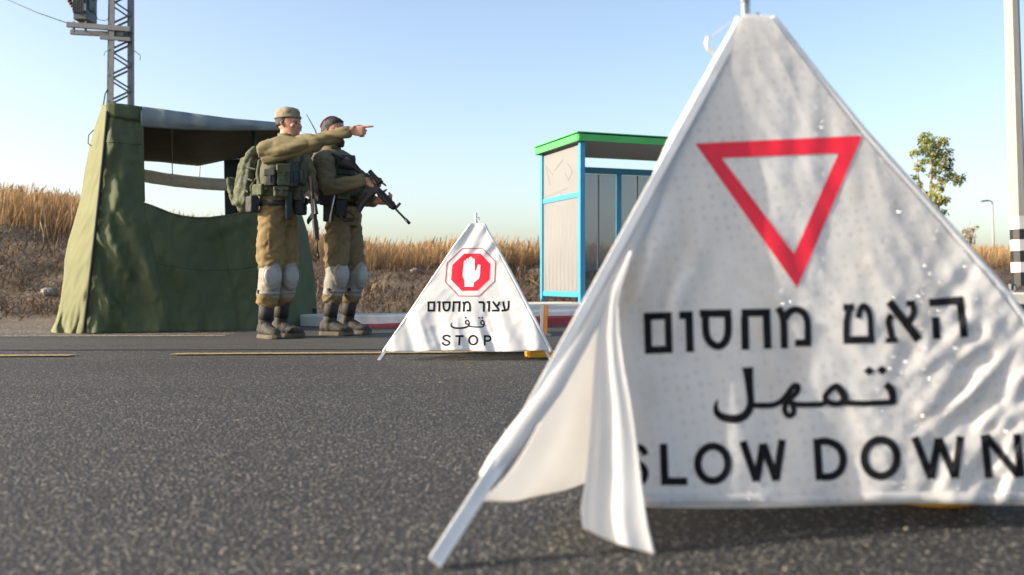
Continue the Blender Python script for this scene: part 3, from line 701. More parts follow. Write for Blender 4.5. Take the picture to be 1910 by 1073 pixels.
# ------------------------------------------------------------------ folding pyramid signs
def mat_signcloth(name, transl, dots, rough):
    m, t, b = new_mat(name); L = t.links
    tc = nd(t, 'ShaderNodeTexCoord')
    n = nd(t, 'ShaderNodeTexNoise'); n.inputs['Scale'].default_value = 5; n.inputs['Detail'].default_value = 6; L.new(tc.outputs['Object'], n.inputs['Vector'])
    rp = ramp(t, [(.3, (.79, .785, .775)), (.65, (.86, .86, .855))]); L.new(n.outputs['Fac'], rp.inputs[0])
    colr = rp.outputs[0]
    if dots:
        mp = nd(t, 'ShaderNodeMapping'); mp.inputs['Rotation'].default_value = (0, R(8), 0); mp.inputs['Scale'].default_value = (1, .001, 1); L.new(tc.outputs['Object'], mp.inputs[0])
        vo = nd(t, 'ShaderNodeTexVoronoi'); vo.inputs['Scale'].default_value = 46; vo.inputs['Randomness'].default_value = .28; L.new(mp.outputs[0], vo.inputs['Vector'])
        dr = ramp(t, [(.16, (.87, .86, .85)), (.30, (1, 1, 1))]); L.new(vo.outputs['Distance'], dr.inputs[0])
        n3 = nd(t, 'ShaderNodeTexNoise'); n3.inputs['Scale'].default_value = 4; L.new(tc.outputs['Object'], n3.inputs['Vector'])
        r3 = ramp(t, [(.28, (.25, .25, .25)), (.55, (1, 1, 1))]); L.new(n3.outputs['Fac'], r3.inputs[0])
        mm = nd(t, 'ShaderNodeMixRGB', blend_type='MULTIPLY'); L.new(r3.outputs[0], mm.inputs[0]); L.new(colr, mm.inputs[1]); L.new(dr.outputs[0], mm.inputs[2]); colr = mm.outputs[0]
        # road grime
        n4 = nd(t, 'ShaderNodeTexNoise'); n4.inputs['Scale'].default_value = 9; n4.inputs['Detail'].default_value = 8; L.new(tc.outputs['Object'], n4.inputs['Vector'])
        r4 = ramp(t, [(.55, (1, 1, 1)), (.8, (.72, .66, .56))]); L.new(n4.outputs['Fac'], r4.inputs[0])
        m4 = nd(t, 'ShaderNodeMixRGB', blend_type='MULTIPLY'); m4.inputs[0].default_value = .4; L.new(colr, m4.inputs[1]); L.new(r4.outputs[0], m4.inputs[2]); colr = m4.outputs[0]
    L.new(colr, b.inputs['Base Color']); b.inputs['Roughness'].default_value = rough; b.inputs['Specular IOR Level'].default_value = .5
    n2 = nd(t, 'ShaderNodeTexNoise'); n2.inputs['Scale'].default_value = 38; n2.inputs['Detail'].default_value = 5; L.new(tc.outputs['Object'], n2.inputs['Vector'])
    bp = nd(t, 'ShaderNodeBump'); bp.inputs['Strength'].default_value = .16; bp.inputs['Distance'].default_value = .006; L.new(n2.outputs['Fac'], bp.inputs['Height']); L.new(bp.outputs[0], b.inputs['Normal'])
    if dots:    # tiny glass-bead facets that catch the sun
        vf = nd(t, 'ShaderNodeTexVoronoi'); vf.inputs['Scale'].default_value = 75; L.new(tc.outputs['Object'], vf.inputs['Vector'])
        b2 = nd(t, 'ShaderNodeBump'); b2.inputs['Strength'].default_value = 1.0; b2.inputs['Distance'].default_value = .025; L.new(vf.outputs['Distance'], b2.inputs['Height']); L.new(b2.outputs[0], b.inputs['Coat Normal'])
        b.inputs['Coat Weight'].default_value = .35; b.inputs['Coat Roughness'].default_value = .10
    tr = nd(t, 'ShaderNodeBsdfTranslucent'); L.new(colr, tr.inputs['Color']); mx = nd(t, 'ShaderNodeMixShader'); mx.inputs[0].default_value = transl
    L.new(b.outputs[0], mx.inputs[1]); L.new(tr.outputs[0], mx.inputs[2]); L.new(mx.outputs[0], t.nodes['Material Output'].inputs['Surface'])
    return m
M_reflcloth = mat_signcloth('reflective_white_cloth', .50, True, .34)
M_cloth = mat_signcloth('white_sign_cloth', .45, False, .6)
M_ink = mat('black_print', (.010, .010, .012), .75, var=.3, scale=20, spec=.12)
M_red = mat('red_print', (.72, .014, .035), .45, var=.10, scale=12)
M_thinred = mat('dark_red_print', (.36, .03, .06), .6)
M_printwhite = mat('white_print', (.72, .71, .70), .6, var=.04)
M_alu = mat('dull_aluminium', (.52, .53, .54), .42, var=.12, scale=12, metal=.55)
M_alubare = mat('whitened_aluminium', (.66, .67, .66), .5, var=.12, scale=10, metal=.15)

def resample(pts, step, closed):
    P = list(pts) + ([pts[0]] if closed else [])
    out = []
    for i in range(len(P)-1):
        a, b = P[i], P[i+1]; d = math.hypot(b[0]-a[0], b[1]-a[1]); n = max(1, int(d/step))
        for k in range(n): out.append(tuple(lerp(a[q], b[q], k/n) for q in range(len(a))))
    if not closed: out.append(P[-1])
    return out
def smoothline(pts, closed, it=2):
    for _ in range(it):
        n = len(pts); q = []
        rng = range(n if closed else n-1)
        if not closed: q.append(pts[0])
        for i in rng:
            a, b = pts[i], pts[(i+1) % n]
            q += [tuple(lerp(a[k], b[k], .25) for k in range(len(a))), tuple(lerp(a[k], b[k], .75) for k in range(len(a)))]
        if not closed: q.append(pts[-1])
        pts = q
    return pts
def ribbon(mb, S, pts, width, closed=False, curve=False, step=4.0, tfm=None):
    """a brush stroke printed on the cloth: pts in photo pixels, S maps a pixel to the cloth"""
    P = [tuple(p) if len(p) == 3 else (p[0], p[1], width) for p in pts]
    if curve: P = smoothline(P, closed)
    if tfm: P = [(*tfm(p[0], p[1]), p[2]*tfm.k) for p in P]
    P = resample(P, step, closed); n = len(P); vs = []
    for i in range(n):
        a = P[i-1] if (closed or i > 0) else None; b = P[(i+1) % n] if (closed or i < n-1) else None; c = P[i]
        def un(p, q): d = math.hypot(q[0]-p[0], q[1]-p[1]) or 1; return ((q[0]-p[0])/d, (q[1]-p[1])/d)
        t0 = un(a, c) if a else None; t1 = un(c, b) if b else None
        t0 = t0 or t1; t1 = t1 or t0
        nx, ny = -(t0[1]+t1[1]), t0[0]+t1[0]; l = math.hypot(nx, ny) or 1; nx, ny = nx/l, ny/l
        cs = max(.5, nx*-t1[1] + ny*t1[0]); h = c[2]/2/cs
        for q in (-1, 0, 1): vs.append(S(c[0] + nx*h*q, c[1] + ny*h*q))
    fs = []
    for i in range(n if closed else n-1):
        j = (i+1) % n
        for k in (0, 1): fs.append((3*i+k, 3*i+k+1, 3*j+k+1, 3*j+k))
    mb.add(vs, fs)
def patch(mb, S, poly, step):
    """a filled printed shape, cut fine enough to follow the cloth"""
    bm = bmesh.new(); bm.faces.new([bm.verts.new((x, y, 0)) for x, y in poly])
    x0, x1 = min(p[0] for p in poly), max(p[0] for p in poly); y0, y1 = min(p[1] for p in poly), max(p[1] for p in poly)
    for lo, hi, no in ((x0, x1, (1, 0, 0)), (y0, y1, (0, 1, 0))):
        k = lo + step
        while k < hi:
            bmesh.ops.bisect_plane(bm, geom=bm.verts[:] + bm.edges[:] + bm.faces[:], plane_co=V(no)*k, plane_no=V(no)); k += step
    bmesh.ops.triangulate(bm, faces=bm.faces[:]); bm.verts.index_update()
    mb.add([S(v.co.x, v.co.y) for v in bm.verts], [tuple(v.index for v in f.verts) for f in bm.faces]); bm.free()
def TF(ox, oy, k):
    f = lambda x, y: (ox + x/k, oy + y/k); f.k = 1/k; return f
class Plane:
    def __init__(s, a, b, c):
        n = (b - a).cross(c - a).normalized(); s.n = n; s.d = n.dot(a)
    def Y(s, px, py):
        o = V((0, 0, CAM_H)); r = V(((px-955)/F, 1, (HOR-py)/F)); return (s.d - s.n.dot(o))/s.n.dot(r)

def arcpts(cx, cy, rx, ry, n=28): return [(cx + rx*cos(2*pi*i/n), cy + ry*sin(2*pi*i/n)) for i in range(n)]

# ---------------- big yield pyramid
def big_sign():
    foot_l = at(812, 1062, 1.5); foot_l.z = 0
    root = empty('pyramid_sign', foot_l, 'large white cloth pyramid sign with red yield triangle and SLOW DOWN lettering', 'road sign', 'folding pyramid signs on the road')
    apex = at(1392, 26, 1.935)
    pl = Plane(at(1200, 945, 1.68), at(1910, 940, 1.74), at(1410, 28, 1.925))
    def fold(px, py):
        d = .005*nz(px*.010, py*.004, 1) + .004*(abs(nz(px*.016 - py*.009, py*.004 + px*.002, 4)) - .2) + .0012*nz(px*.03, py*.03, 4)
        low = sstep(560, 960, py)
        d += low*.003*sin(px*.045 + 1.5*nz(px*.006, py*.004, 3))
        m = exp(-(((px-1850)/150)**2 + ((py-760)/230)**2))              # crumpled lower right corner
        q = (px*.80 + py*.60); r = (-px*.60 + py*.80)
        d += m*(.034*(abs(nz(q*.018, r*.006, 6)) - .25) + .012*nz(q*.05, r*.02, 2))
        m2 = exp(-(((px-1215)/75)**2 + ((py-500)/110)**2))              # gathered folds under the loose left corner
        d += m2*(.022*sin((px + .35*(py-430))*.075 + nz(px*.02, py*.01)) + .010*nz(px*.04, py*.015, 8))
        m3 = exp(-(((px-1500)/60)**2 + ((py-300)/260)**2)); d += m3*.0012*sin(px*.09)
        d += .02*exp(-((px - 1390 - (py-30)*.05)/60)**2)*0
        d += .010*exp(-((py - 943)/14.0)**2)*sin(px*.02)*.4
        return d
    legL = lambda t: lerp(apex, foot_l, t)
    def legpx(py): return interp([26, 60, 270, 420, 560, 720, 860, 1062], [1384, 1372, 1258, 1195, 1122, 1032, 930, 812], py)
    def legY(py): return lerp(1.935, 1.5, (py - 26)/1036)
    def dep(px, py):
        y = pl.Y(px, py) + fold(px, py)
        # upper left edge is wrapped on to the leg, the lower left corner hangs loose
        k = exp(-max(0, px - legpx(py))/60.0)*(1 - sstep(430, 600, py))
        return lerp(y, legY(py) - .012, k)
    S0 = lambda px, py: at(px, py, dep(px, py))
    S = lambda px, py: at(px, py, dep(px, py) - .0022)
    S2 = lambda px, py: at(px, py, dep(px, py) - .0032)
    ly = [27, 60, 270, 420, 500, 560, 640, 760, 860, 945]; lx = [1385, 1374, 1262, 1200, 1163, 1135, 1140, 1155, 1176, 1196]
    ry = [28, 38, 150, 250, 395, 545, 600, 700, 941]; rx = [1434, 1442, 1527, 1607, 1737, 1868, 1908, 1990, 2165]
    def face(u, v):
        v = v**.96
        yl = lerp(27, 946, v); yr = lerp(28, 940, v); xl = interp(ly, lx, yl); xr = interp(ry, rx, yr)
        return S0(lerp(xl, xr, u), lerp(yl, yr, u) + 3*sin(u*9)*v**8)
    mb = MB(); mb.grid(face, 130, 150)
    front = obj('front_panel', mb, M_reflcloth, root, smooth=True, solid=.0016, fixn=False)
    # hem stitch strip
    mb = MB(); ribbon(mb, S, [(1204, 932), (1400, 931), (1700, 928), (2140, 927)], 20.0, step=12); obj('hem', mb, M_reflcloth, front, smooth=True, solid=.0012, fixn=False)
    # red triangle
    o3 = [(1297, 268), (1608, 253), (1487, 537)]; i3 = [(1346, 295), (1564, 286), (1481, 474)]
    def rnd(p, q, r, k=9): # cut corner p slightly
        return None
    mb = MB()
    for a in range(3):
        b = (a+1) % 3; patch(mb, S, [o3[a], o3[b], i3[b], i3[a]], 9)
    obj('yield_triangle', mb, M_red, front, smooth=True)
    # Hebrew line
    A = TF(1180, 540, 4.127); B = TF(1540, 540, 4.127)
    mb = MB(); gain = [1.10]
    def rb(T, pts, w, **k): ribbon(mb, S, [p if len(p) == 2 else (p[0], p[1], p[2]*gain[0]) for p in pts], w*gain[0], tfm=T, **k)
    rb(A, [(114, 208), (272, 203), (280, 462), (122, 468)], 52, closed=True); rb(A, [(84, 214), (112, 213)], 50)
    rb(A, [(358, 200), (434, 198), (442, 482)], 54)
    rb(A, [(516, 186), (758, 184)], 54); rb(A, [(560, 212), (562, 330), (585, 400), (650, 446), (705, 420), (738, 345), (734, 211)], 52, curve=True)
    rb(A, [(838, 182), (1030, 178), (1040, 456)], 54); rb(A, [(862, 210), (868, 465)], 54)
    rb(A, [(1118, 140), (1150, 185), (1165, 260), (1168, 455)], 50, curve=True); rb(A, [(1172, 230), (1195, 180), (1245, 150), (1305, 165), (1345, 220), (1350, 330), (1350, 411)], 48, curve=True); rb(A, [(1374, 411), (1250, 412)], 50)
    obj('hebrew_lettering', mb, M_ink, front, smooth=True); mb = MB()
    rb(B, [(135, 140), (218, 138)], 50); rb(B, [(180, 160), (162, 250), (160, 362)], 46); rb(B, [(136, 390), (378, 386)], 52); rb(B, [(350, 362), (345, 210), (325, 145), (285, 120), (265, 160), (248, 222)], 42, curve=True)
    rb(B, [(490, 92), (718, 390)], 58); rb(B, [(620, 108), (690, 106)], 40); rb(B, [(675, 124), (684, 185), (632, 262)], 46, curve=True); rb(B, [(510, 195), (480, 240), (498, 310), (512, 378)], 46, curve=True); rb(B, [(462, 394), (552, 388)], 36)
    rb(B, [(796, 103), (1032, 84), (1070, 368)], 54); rb(B, [(845, 212), (858, 382)], 54)
    obj('hebrew_lettering', mb, M_ink, front, smooth=True)
    # Arabic line
    mb = MB(); gain[0] = 1.38
    rb(A, [(885, 600, 62), (893, 680, 48), (905, 800, 40), (912, 880, 40), (890, 945, 44), (840, 990, 48), (770, 1000, 46), (690, 985, 44), (645, 950, 36), (638, 900, 24), (652, 850, 8)], 40, curve=True)
    rb(A, [(900, 892), (1050, 895), (1100, 886), (1150, 858), (1190, 812), (1222, 760), (1252, 735), (1278, 748), (1268, 790), (1225, 830), (1188, 862), (1168, 905), (1176, 955), (1208, 978), (1242, 955), (1240, 905), (1215, 865), (1180, 835)], 32, curve=True)
    rb(A, [(1200, 862), (1250, 885), (1330, 890), (1462, 884)], 32, curve=True)
    rb(B, [(-12, 832, 34), (28, 782, 34), (82, 735, 36), (125, 785, 44), (156, 850, 48), (100, 886, 34), (20, 872, 34)], 36, closed=True, curve=True)
    rb(B, [(-40, 884), (10, 870)], 30); rb(B, [(120, 872), (300, 878), (528, 868)], 32)
    rb(B, [(520, 880, 40), (518, 820, 42), (505, 768, 46), (462, 728, 40)], 40, curve=True)
    for x, y in ((334, 628), (434, 622)): patch(mb, S, [B(x-42, y), B(x, y-36), B(x+42, y), B(x, y+36)], 6)
    obj('arabic_lettering', mb, M_ink, front, smooth=True)
    C = TF(1170, 780, 2.581); mb = MB(); gain[0] = 1.10
    rb(C, [(88, 178), (74, 146), (44, 138), (14, 152), (10, 186), (40, 212), (76, 232), (90, 268), (74, 306), (44, 318), (12, 306), (2, 280)], 30, curve=True)
    rb(C, [(174, 124), (181, 305), (290, 305)], 34)
    rb(C, arcpts(412, 219, 73, 84), 33, closed=True)
    rb(C, [(556, 112), (622, 304)], 33); rb(C, [(622, 304), (654, 124)], 33); rb(C, [(654, 124), (716, 300)], 33); rb(C, [(716, 300), (746, 104)], 33)
    obj('english_lettering', mb, M_ink, front, smooth=True); mb = MB()
    rb(C, [(913, 98), (926, 299)], 34); rb(C, [(928, 112), (972, 112), (1022, 138), (1044, 195), (1030, 252), (992, 282), (940, 284)], 33, curve=True)
    rb(C, arcpts(1220, 192, 80, 88), 34, closed=True)
    rb(C, [(1383, 92), (1464, 290)], 33); rb(C, [(1464, 290), (1498, 98)], 33); rb(C, [(1498, 98), (1578, 287)], 33); rb(C, [(1578, 287), (1604, 88)], 33)
    rb(C, [(1718, 80), (1742, 290)], 34); rb(C, [(1724, 84), (1885, 280)], 32); rb(C, [(1896, 284), (1876, 76)], 34)
    obj('english_lettering', mb, M_ink, front, smooth=True)
    # left side panel, seen from inside, hanging from the left leg to the rear leg
    rear = V((.42, 2.46, 0))
    mb = MB()
    def side(u, v):
        p = legL(lerp(.02, .880, v)) + V((-.004, .012, 0)); q = lerp(apex, rear, lerp(.02, .965, v)) ; r = lerp(p, q, u)
        hz = .02 + .074*exp(-u/.28); r.z = lerp(r.z, hz, v**4)
        r.z = max(r.z, .012)
        nrm = V((-.75, .62, 0)); r += nrm*(.012*sin(pi*u)*v + .010*nz(u*5, v*2, 4)*v + .004*sin(u*26 + 2*v)*v*v)
        return r
    mb.grid(side, 60, 50); obj('side_panel', mb, M_cloth, root, smooth=True, solid=.0016, fixn=False)
    foot_r = V((1.33, 1.80, 0))
    mb = MB()
    def side2(u, v):
        p = lerp(apex, foot_r, lerp(.03, .95, v)) + V((0, .03, 0)); q = lerp(apex, rear, lerp(.03, .95, v)); r = lerp(p, q, u)
        r += V((.4, .9, 0))*(.02*sin(pi*u)*v + .012*nz(u*5, v*3, 9)); return r
    mb.grid(side2, 30, 40); obj('side_panel', mb, M_cloth, root, smooth=True, solid=.0016, fixn=False)
    # loose corner of the front cloth, folded over and hanging
    mb = MB()
    fy = [470, 560, 620, 690, 750, 820, 880, 950, 985, 1033]; fl = [1173, 1132, 1114, 1108, 1104, 1099, 1094, 1083, 1087, 1120]; fr_ = [1179, 1152, 1156, 1166, 1178, 1188, 1195, 1204, 1210, 1222]
    def flap(u, v):
        yl = lerp(470, 985, v); yr = lerp(468, 1034, v)
        px = lerp(interp(fy, fl, yl), interp(fy, fr_, yr), u); py = lerp(yl, yr, u) + 6*sin(pi*u)*v**3
        y = lerp(1.725, 1.575, v) + .020*(1-u)*v + .006*nz(u*3, v*3, 6)*v - .006*v*max(0, 1 - abs(u - .62)/.30) - .002*v*max(0, 1 - abs(u - .2)/.12)
        return at(px, py, min(y, dep(px, min(py, 945)) - .004 - .008*min(1, v*4)))
    mb.grid(flap, 24, 60)
    obj('loose_flap', mb, M_cloth, root, smooth=True, solid=.0022, fixn=False)
    # legs
    def legpt(py, off=0): return at(legpx(py), py, legY(py) + off)
    mb = MB(); d = (foot_l - apex).normalized()
    a = legpt(840, .004); b = foot_l + V((0, 0, .012))
    dd = (b - a).normalized(); sx = dd.cross(V((0, 1, 0))).normalized()
    mb.bar(a - sx*.008, b - sx*.008, .005, .026, (0, 1, 0)) ; mb.bar(a + V((0, -.012, 0)), b + V((0, -.012, 0)), .024, .004, (0, 1, 0)); mb.bar(a + sx*.010 + V((0, .002, 0)), b + sx*.010 + V((0, .002, 0)), .004, .024, (0, 1, 0))
    mb.bar(lerp(apex, a, .02), a, .016, .016, (0, 1, 0))
    lg = obj('leg', mb, M_alubare, root)
    mb = MB()
    ys_ = [36, 80, 180, 300, 430, 560, 700, 790, 850, 885]
    hw = [10, 12, 14, 16, 18, 19, 20, 20, 21, 19]
    vs = []
    for i, py in enumerate(np.linspace(36, 895, 60)):
        h = interp(ys_, hw, py) + 1.5*nz(py*.03); c = legpx(py); Y = legY(py)
        t = V((-.56, -.83)); 
        c3 = at(c, py, Y); rad = h/F*Y
        a_ = sx*rad; b_ = V((0, -1, 0))*rad*.62
        vs.append((c3 + V((0, -.002, 0)), a_, b_))
    mb.rings(vs, 18, closed_caps=True)
    obj('sleeve', mb, M_cloth, lg, smooth=True)
    mb = MB(); ribbon(mb, lambda x, y: at(x, y, legY(y) - .0165), [(1062, 700, 1), (1050, 716, 5), (1046, 728, 1)], 4, step=4)
    # right leg with its shaded sleeve, rear legs
    mb = MB(); mb.limb([apex + V((.02, .02, 0)), lerp(apex, foot_r, .5) + V((.005, .02, 0)), foot_r + V((0, 0, .01))], .013, 10, round_ends=False); lg2 = obj('leg', mb, M_alu, root, smooth=True)
    mb = MB()
    pts = [S0(interp(ry, rx, y) + 3, y) + V((.004, .012, 0)) for y in np.linspace(34, 925, 30)]
    mb.limb(pts, [.009 + .004*min(1, i/8) for i in range(30)], 12); obj('sleeve', mb, M_cloth, lg2, smooth=True)
    mb = MB(); mb.limb([apex + V((.01, .03, -.02)), rear + V((0, 0, .01))], .011, 10, round_ends=False); obj('leg', mb, M_alu, root, smooth=True)
    mb = MB(); ft = V((.88, 1.985, 0)); mb.limb([apex + V((.02, .03, -.02)), ft + V((0, 0, .07))], .011, 10, round_ends=False); lg4 = obj('leg', mb, M_alu, root, smooth=True)
    mb = MB(); mb.rings([(ft + V((0, 0, z)), V((r, 0, 0)), V((0, r, 0))) for z, r in ((.001, .094), (.012, .10), (.035, .10), (.05, .085), (.07, .04))], 28); obj('yellow_foot', mb, M_yellow, lg4, smooth=False)
    # cap and pin at the top, hook at the left
    mb = MB(); tp_ = at(1388, 30, 1.93); mb.cyl(tp_ - V((0, 0, .05)), tp_ + V((0, 0, .034)), .005, n=14); mb.cyl(tp_ + V((.008, .01, -.05)), tp_ + V((.008, .01, .08)), .007, n=14); mb.cyl(tp_ + V((0, 0, .030)), tp_ + V((0, 0, .034)), .008, n=14); mb.cyl(tp_ + V((0, 0, .034)), tp_ + V((0, 0, .085)), .005, n=14)
    obj('pin', mb, M_alu, root, smooth=True)
    mb = MB(); mb.limb([at(1372, 34, 1.945), at(1345, 55, 1.95), at(1325, 70, 1.95), at(1319, 76, 1.95)], [.0012]*4, 8); mb.limb([at(1321, 70, 1.95), at(1318, 80, 1.95), at(1320, 92, 1.95), at(1329, 99, 1.95)], .0042, 10); obj('hook', mb, M_alu, root, smooth=True)
    return root
big_sign()

# ---------------- small stop pyramid
def small_sign():
    foot_l = at(706, 672, 5.4); foot_l.z = 0
    root = empty('pyramid_sign', foot_l, 'small white cloth pyramid sign with a red octagon hand and STOP lettering', 'road sign', 'folding pyramid signs on the road')
    apex = at(888, 414, 5.76)
    pl = Plane(at(715, 655, 5.37), at(1022, 655, 5.37), at(888, 415, 5.73))
    def fold(px, py):
        low = sstep(520, 655, py); top = 1 - sstep(415, 520, py)
        d = low*(.014*(abs(nz((px - (py-600)*.35)*.045, py*.006, 3)) - .25) + .008*sin((px - (py-560)*.25)*.12 + 2*nz(px*.02, 0, 5)))
        d += .010*nz(px*.022, py*.014, 1) + .006*(abs(nz((px + py)*.035, (px - py)*.012, 7)) - .2) + top*.006*sin((px + py*.6)*.2)
        return d
    dep = lambda px, py: pl.Y(px, py) + fold(px, py)
    S0 = lambda px, py: at(px, py, dep(px, py)); S = lambda px, py: at(px, py, dep(px, py) - .0025); S2 = lambda px, py: at(px, py, dep(px, py) - .004)
    ly = [416, 430, 460, 490, 540, 600, 655]; lx = [878, 868, 846, 826, 792, 752, 714]
    ry = [416, 430, 500, 540, 600, 655]; rx = [899, 905, 944, 965, 996, 1024]
    def face(u, v):
        y = lerp(416, 655, v); return S0(lerp(interp(ly, lx, y), interp(ry, rx, y), u), y + 1.3*sin(u*11)*v**6)
    mb = MB(); mb.grid(face, 100, 80); front = obj('front_panel', mb, M_cloth, root, smooth=True, solid=.002, fixn=False)
    E = TF(820, 450, 9.758)
    mb = MB(); patch(mb, S, [E(*p) for p in ((445, 229), (737, 223), (922, 415), (907, 690), (690, 902), (400, 902), (208, 702), (232, 435))], 4); oc = obj('stop_octagon', mb, M_red, front, smooth=True)
    mb = MB(); patch(mb, S2, [E(*p) for p in ((455, 830), (452, 712), (418, 640), (424, 520), (440, 370), (458, 350), (478, 352), (482, 328), (508, 312), (530, 330), (536, 296), (568, 280), (592, 298), (600, 325), (620, 312), (634, 330), (640, 520), (650, 552), (664, 530), (696, 436), (720, 424), (744, 438), (736, 600), (716, 680), (628, 752), (614, 830))], 4); hd = obj('hand_symbol', mb, M_printwhite, oc, smooth=True)
    mb = MB(); S3 = lambda px, py: at(px, py, dep(px, py) - .0055)
    for a, b in (((480, 352), (484, 395)), ((532, 325), (534, 375)), ((597, 318), (596, 370))): ribbon(mb, S3, [a, b], 9, tfm=E, step=2)
    obj('finger_line', mb, M_red, hd)
    mb = MB(); ribbon(mb, S, [(415, 137), (780, 129), (1020, 376), (1002, 730), (725, 1000), (350, 1000), (105, 740), (136, 396)], 15, closed=True, tfm=E, step=4); obj('octagon_outline', mb, M_thinred, front)
    D = TF(780, 540, 8.942); mb = MB(); rb = lambda pts, w, **k: ribbon(mb, S, pts, w, tfm=D, step=3, **k)
    rb([(172, 217), (268, 215), (264, 353), (170, 354)], 33, closed=True); rb([(154, 217), (172, 217)], 30)
    rb([(318, 214), (356, 212), (349, 372)], 34)
    rb([(398, 216), (543, 214)], 32); rb([(418, 230), (420, 300), (438, 345), (470, 358), (504, 345), (522, 300), (525, 228)], 32, curve=True)
    rb([(574, 214), (690, 213), (681, 372)], 33); rb([(592, 230), (580, 372)], 33)
    rb([(745, 208), (766, 240), (763, 300), (758, 372)], 32, curve=True); rb([(768, 250), (785, 218), (818, 206), (850, 222), (864, 268), (862, 353)], 32, curve=True); rb([(877, 354), (805, 354)], 32)
    obj('hebrew_lettering', mb, M_ink, front); mb = MB()
    rb([(1005, 214), (1080, 214), (1097, 240), (1093, 372)], 34, curve=False)
    rb([(1145, 212), (1184, 211), (1178, 372)], 34)
    rb([(1243, 202), (1346, 340)], 32); rb([(1350, 204), (1346, 250), (1296, 282)], 30, curve=True); rb([(1228, 354), (1356, 354)], 32)
    rb([(1415, 202), (1425, 260), (1448, 345)], 32); rb([(1510, 190), (1508, 300), (1488, 346), (1388, 356)], 32, curve=True)
    obj('hebrew_lettering', mb, M_ink, front)
    mb = MB()
    rb([(566, 552, 8), (545, 585, 18), (552, 618, 26), (600, 644, 30), (700, 648, 28), (800, 634, 26), (848, 600, 24), (852, 555, 22), (836, 522, 22), (808, 508, 22), (788, 540, 22), (790, 572, 22), (822, 580, 20), (850, 574, 18)], 24, curve=True)
    rb([(845, 606), (880, 622), (980, 628), (1070, 626), (1098, 608), (1102, 560), (1088, 522), (1064, 516), (1044, 545), (1050, 578), (1078, 590), (1102, 584)], 22, curve=True)
    for x, y in ((793, 473), (1013, 474), (1072, 474)): patch(mb, S, [D(x-20, y), D(x, y-18), D(x+20, y), D(x, y+18)], 4)
    obj('arabic_lettering', mb, M_ink, front)
    mb = MB()
    rb([(528, 800), (508, 772), (465, 766), (422, 782), (416, 818), (455, 845), (508, 864), (526, 895), (505, 922), (462, 932), (418, 914), (406, 882)], 32, curve=True)
    rb([(620, 779), (757, 779)], 32); rb([(690, 795), (683, 932)], 34); rb(arcpts(917, 847, 69, 74), 31, closed=True)
    rb([(1112, 762), (1110, 936)], 32); rb([(1126, 779), (1176, 779), (1208, 800), (1208, 840), (1176, 860), (1126, 860)], 30, curve=True)
    obj('english_lettering', mb, M_ink, front)
    rear = V((-.05, 6.3, 0)); foot_r = at(1030, 668, 5.42); foot_r.z = 0
    mb = MB(); mb.grid(lambda u, v: lerp(lerp(apex, foot_l, lerp(.02, .93, v)) + V((.005, .02, 0)), lerp(apex, rear, lerp(.02, .95, v)), u) + V((-.6, .7, 0))*(.03*sin(pi*u)*v), 20, 20); obj('side_panel', mb, M_cloth, root, smooth=True, solid=.002, fixn=False)
    mb = MB(); mb.grid(lambda u, v: lerp(lerp(apex, foot_r, lerp(.02, .95, v)) + V((.0, .02, 0)), lerp(apex, rear, lerp(.02, .95, v)), u) + V((.6, .7, 0))*(.03*sin(pi*u)*v), 20, 20); obj('side_panel', mb, M_cloth, root, smooth=True, solid=.002, fixn=False)
    mb = MB(); mb.bar(apex, foot_l, .016, .010, (0, 1, 0)); lg = obj('leg', mb, M_alubare, root)
    mb = MB(); mb.limb([S0(interp(ly, lx, y) + 1.5, y) + V((0, .007, 0)) for y in np.linspace(420, 655, 24)], [.009 + .001*nz(i*.8) for i in range(24)], 10); obj('sleeve', mb, M_cloth, lg, smooth=True)
    mb = MB(); mb.bar(apex + V((0, .012, 0)), foot_r + V((-.01, .02, 0)), .014, .010, (0, 1, 0)); lg2 = obj('leg', mb, M_alubare, root)
    mb = MB(); mb.limb([S0(interp(ry, rx, y) + .5, y) + V((.006, .013, 0)) for y in np.linspace(420, 655, 24)], [.013]*24, 10); obj('sleeve', mb, M_cloth, lg2, smooth=True)
    mb = MB(); mb.bar(apex, rear, .02, .012, (0, 1, 0)); obj('leg', mb, M_alu, root)
    ft = at(1006, 668, 5.62); ft.z = 0
    mb = MB(); mb.box(ft + V((0, 0, .022)), (.075, .02, 0), (-.015, .06, 0), (0, 0, .021), .008); mb.box(ft + V((0.01, .0, .054)), (.055, .015, 0), (-.01, .045, 0), (0, 0, .012), .006); obj('yellow_foot', mb, M_yellow, root)
    mb = MB(); t_ = at(888, 416, 5.75); mb.cyl(t_ - V((0, 0, .03)), t_ + V((0, 0, .062)), .007, n=10); mb.limb([t_ + V((.004, 0, .03)), t_ + V((.018, 0, .035)), t_ + V((.02, 0, .02))], .003, 8); obj('pin', mb, M_alu, root, smooth=True)
small_sign()
# ------------------------------------------------------------------ two soldiers and what they carry
M_skin = mat('skin', (.40, .205, .135), .55, var=.12, scale=18, spec=.4)
M_skin2 = mat('skin_darker', (.36, .175, .115), .55, var=.12, scale=18, spec=.4)
M_uni = mat('khaki_uniform', (.140, .116, .055), .9, var=.14, scale=7, bump=.35, bscale=160, bdist=.003)
M_uni2 = mat('olive_khaki_uniform', (.112, .098, .054), .9, var=.14, scale=7, bump=.35, bscale=160, bdist=.003)
M_trous = mat('khaki_trousers', (.160, .112, .044), .9, var=.15, scale=7, bump=.35, bscale=160, bdist=.003)
M_trous2 = mat('brown_khaki_trousers', (.130, .095, .046), .9, var=.15, scale=7, bump=.35, bscale=160, bdist=.003)
M_vest = mat('olive_webbing', (.062, .070, .040), .9, var=.25, scale=14, bump=.4, bscale=120, bdist=.004)
M_pack = mat('grey_green_pack', (.085, .095, .058), .9, var=.55, scale=20, bump=.4, bscale=110, bdist=.004)
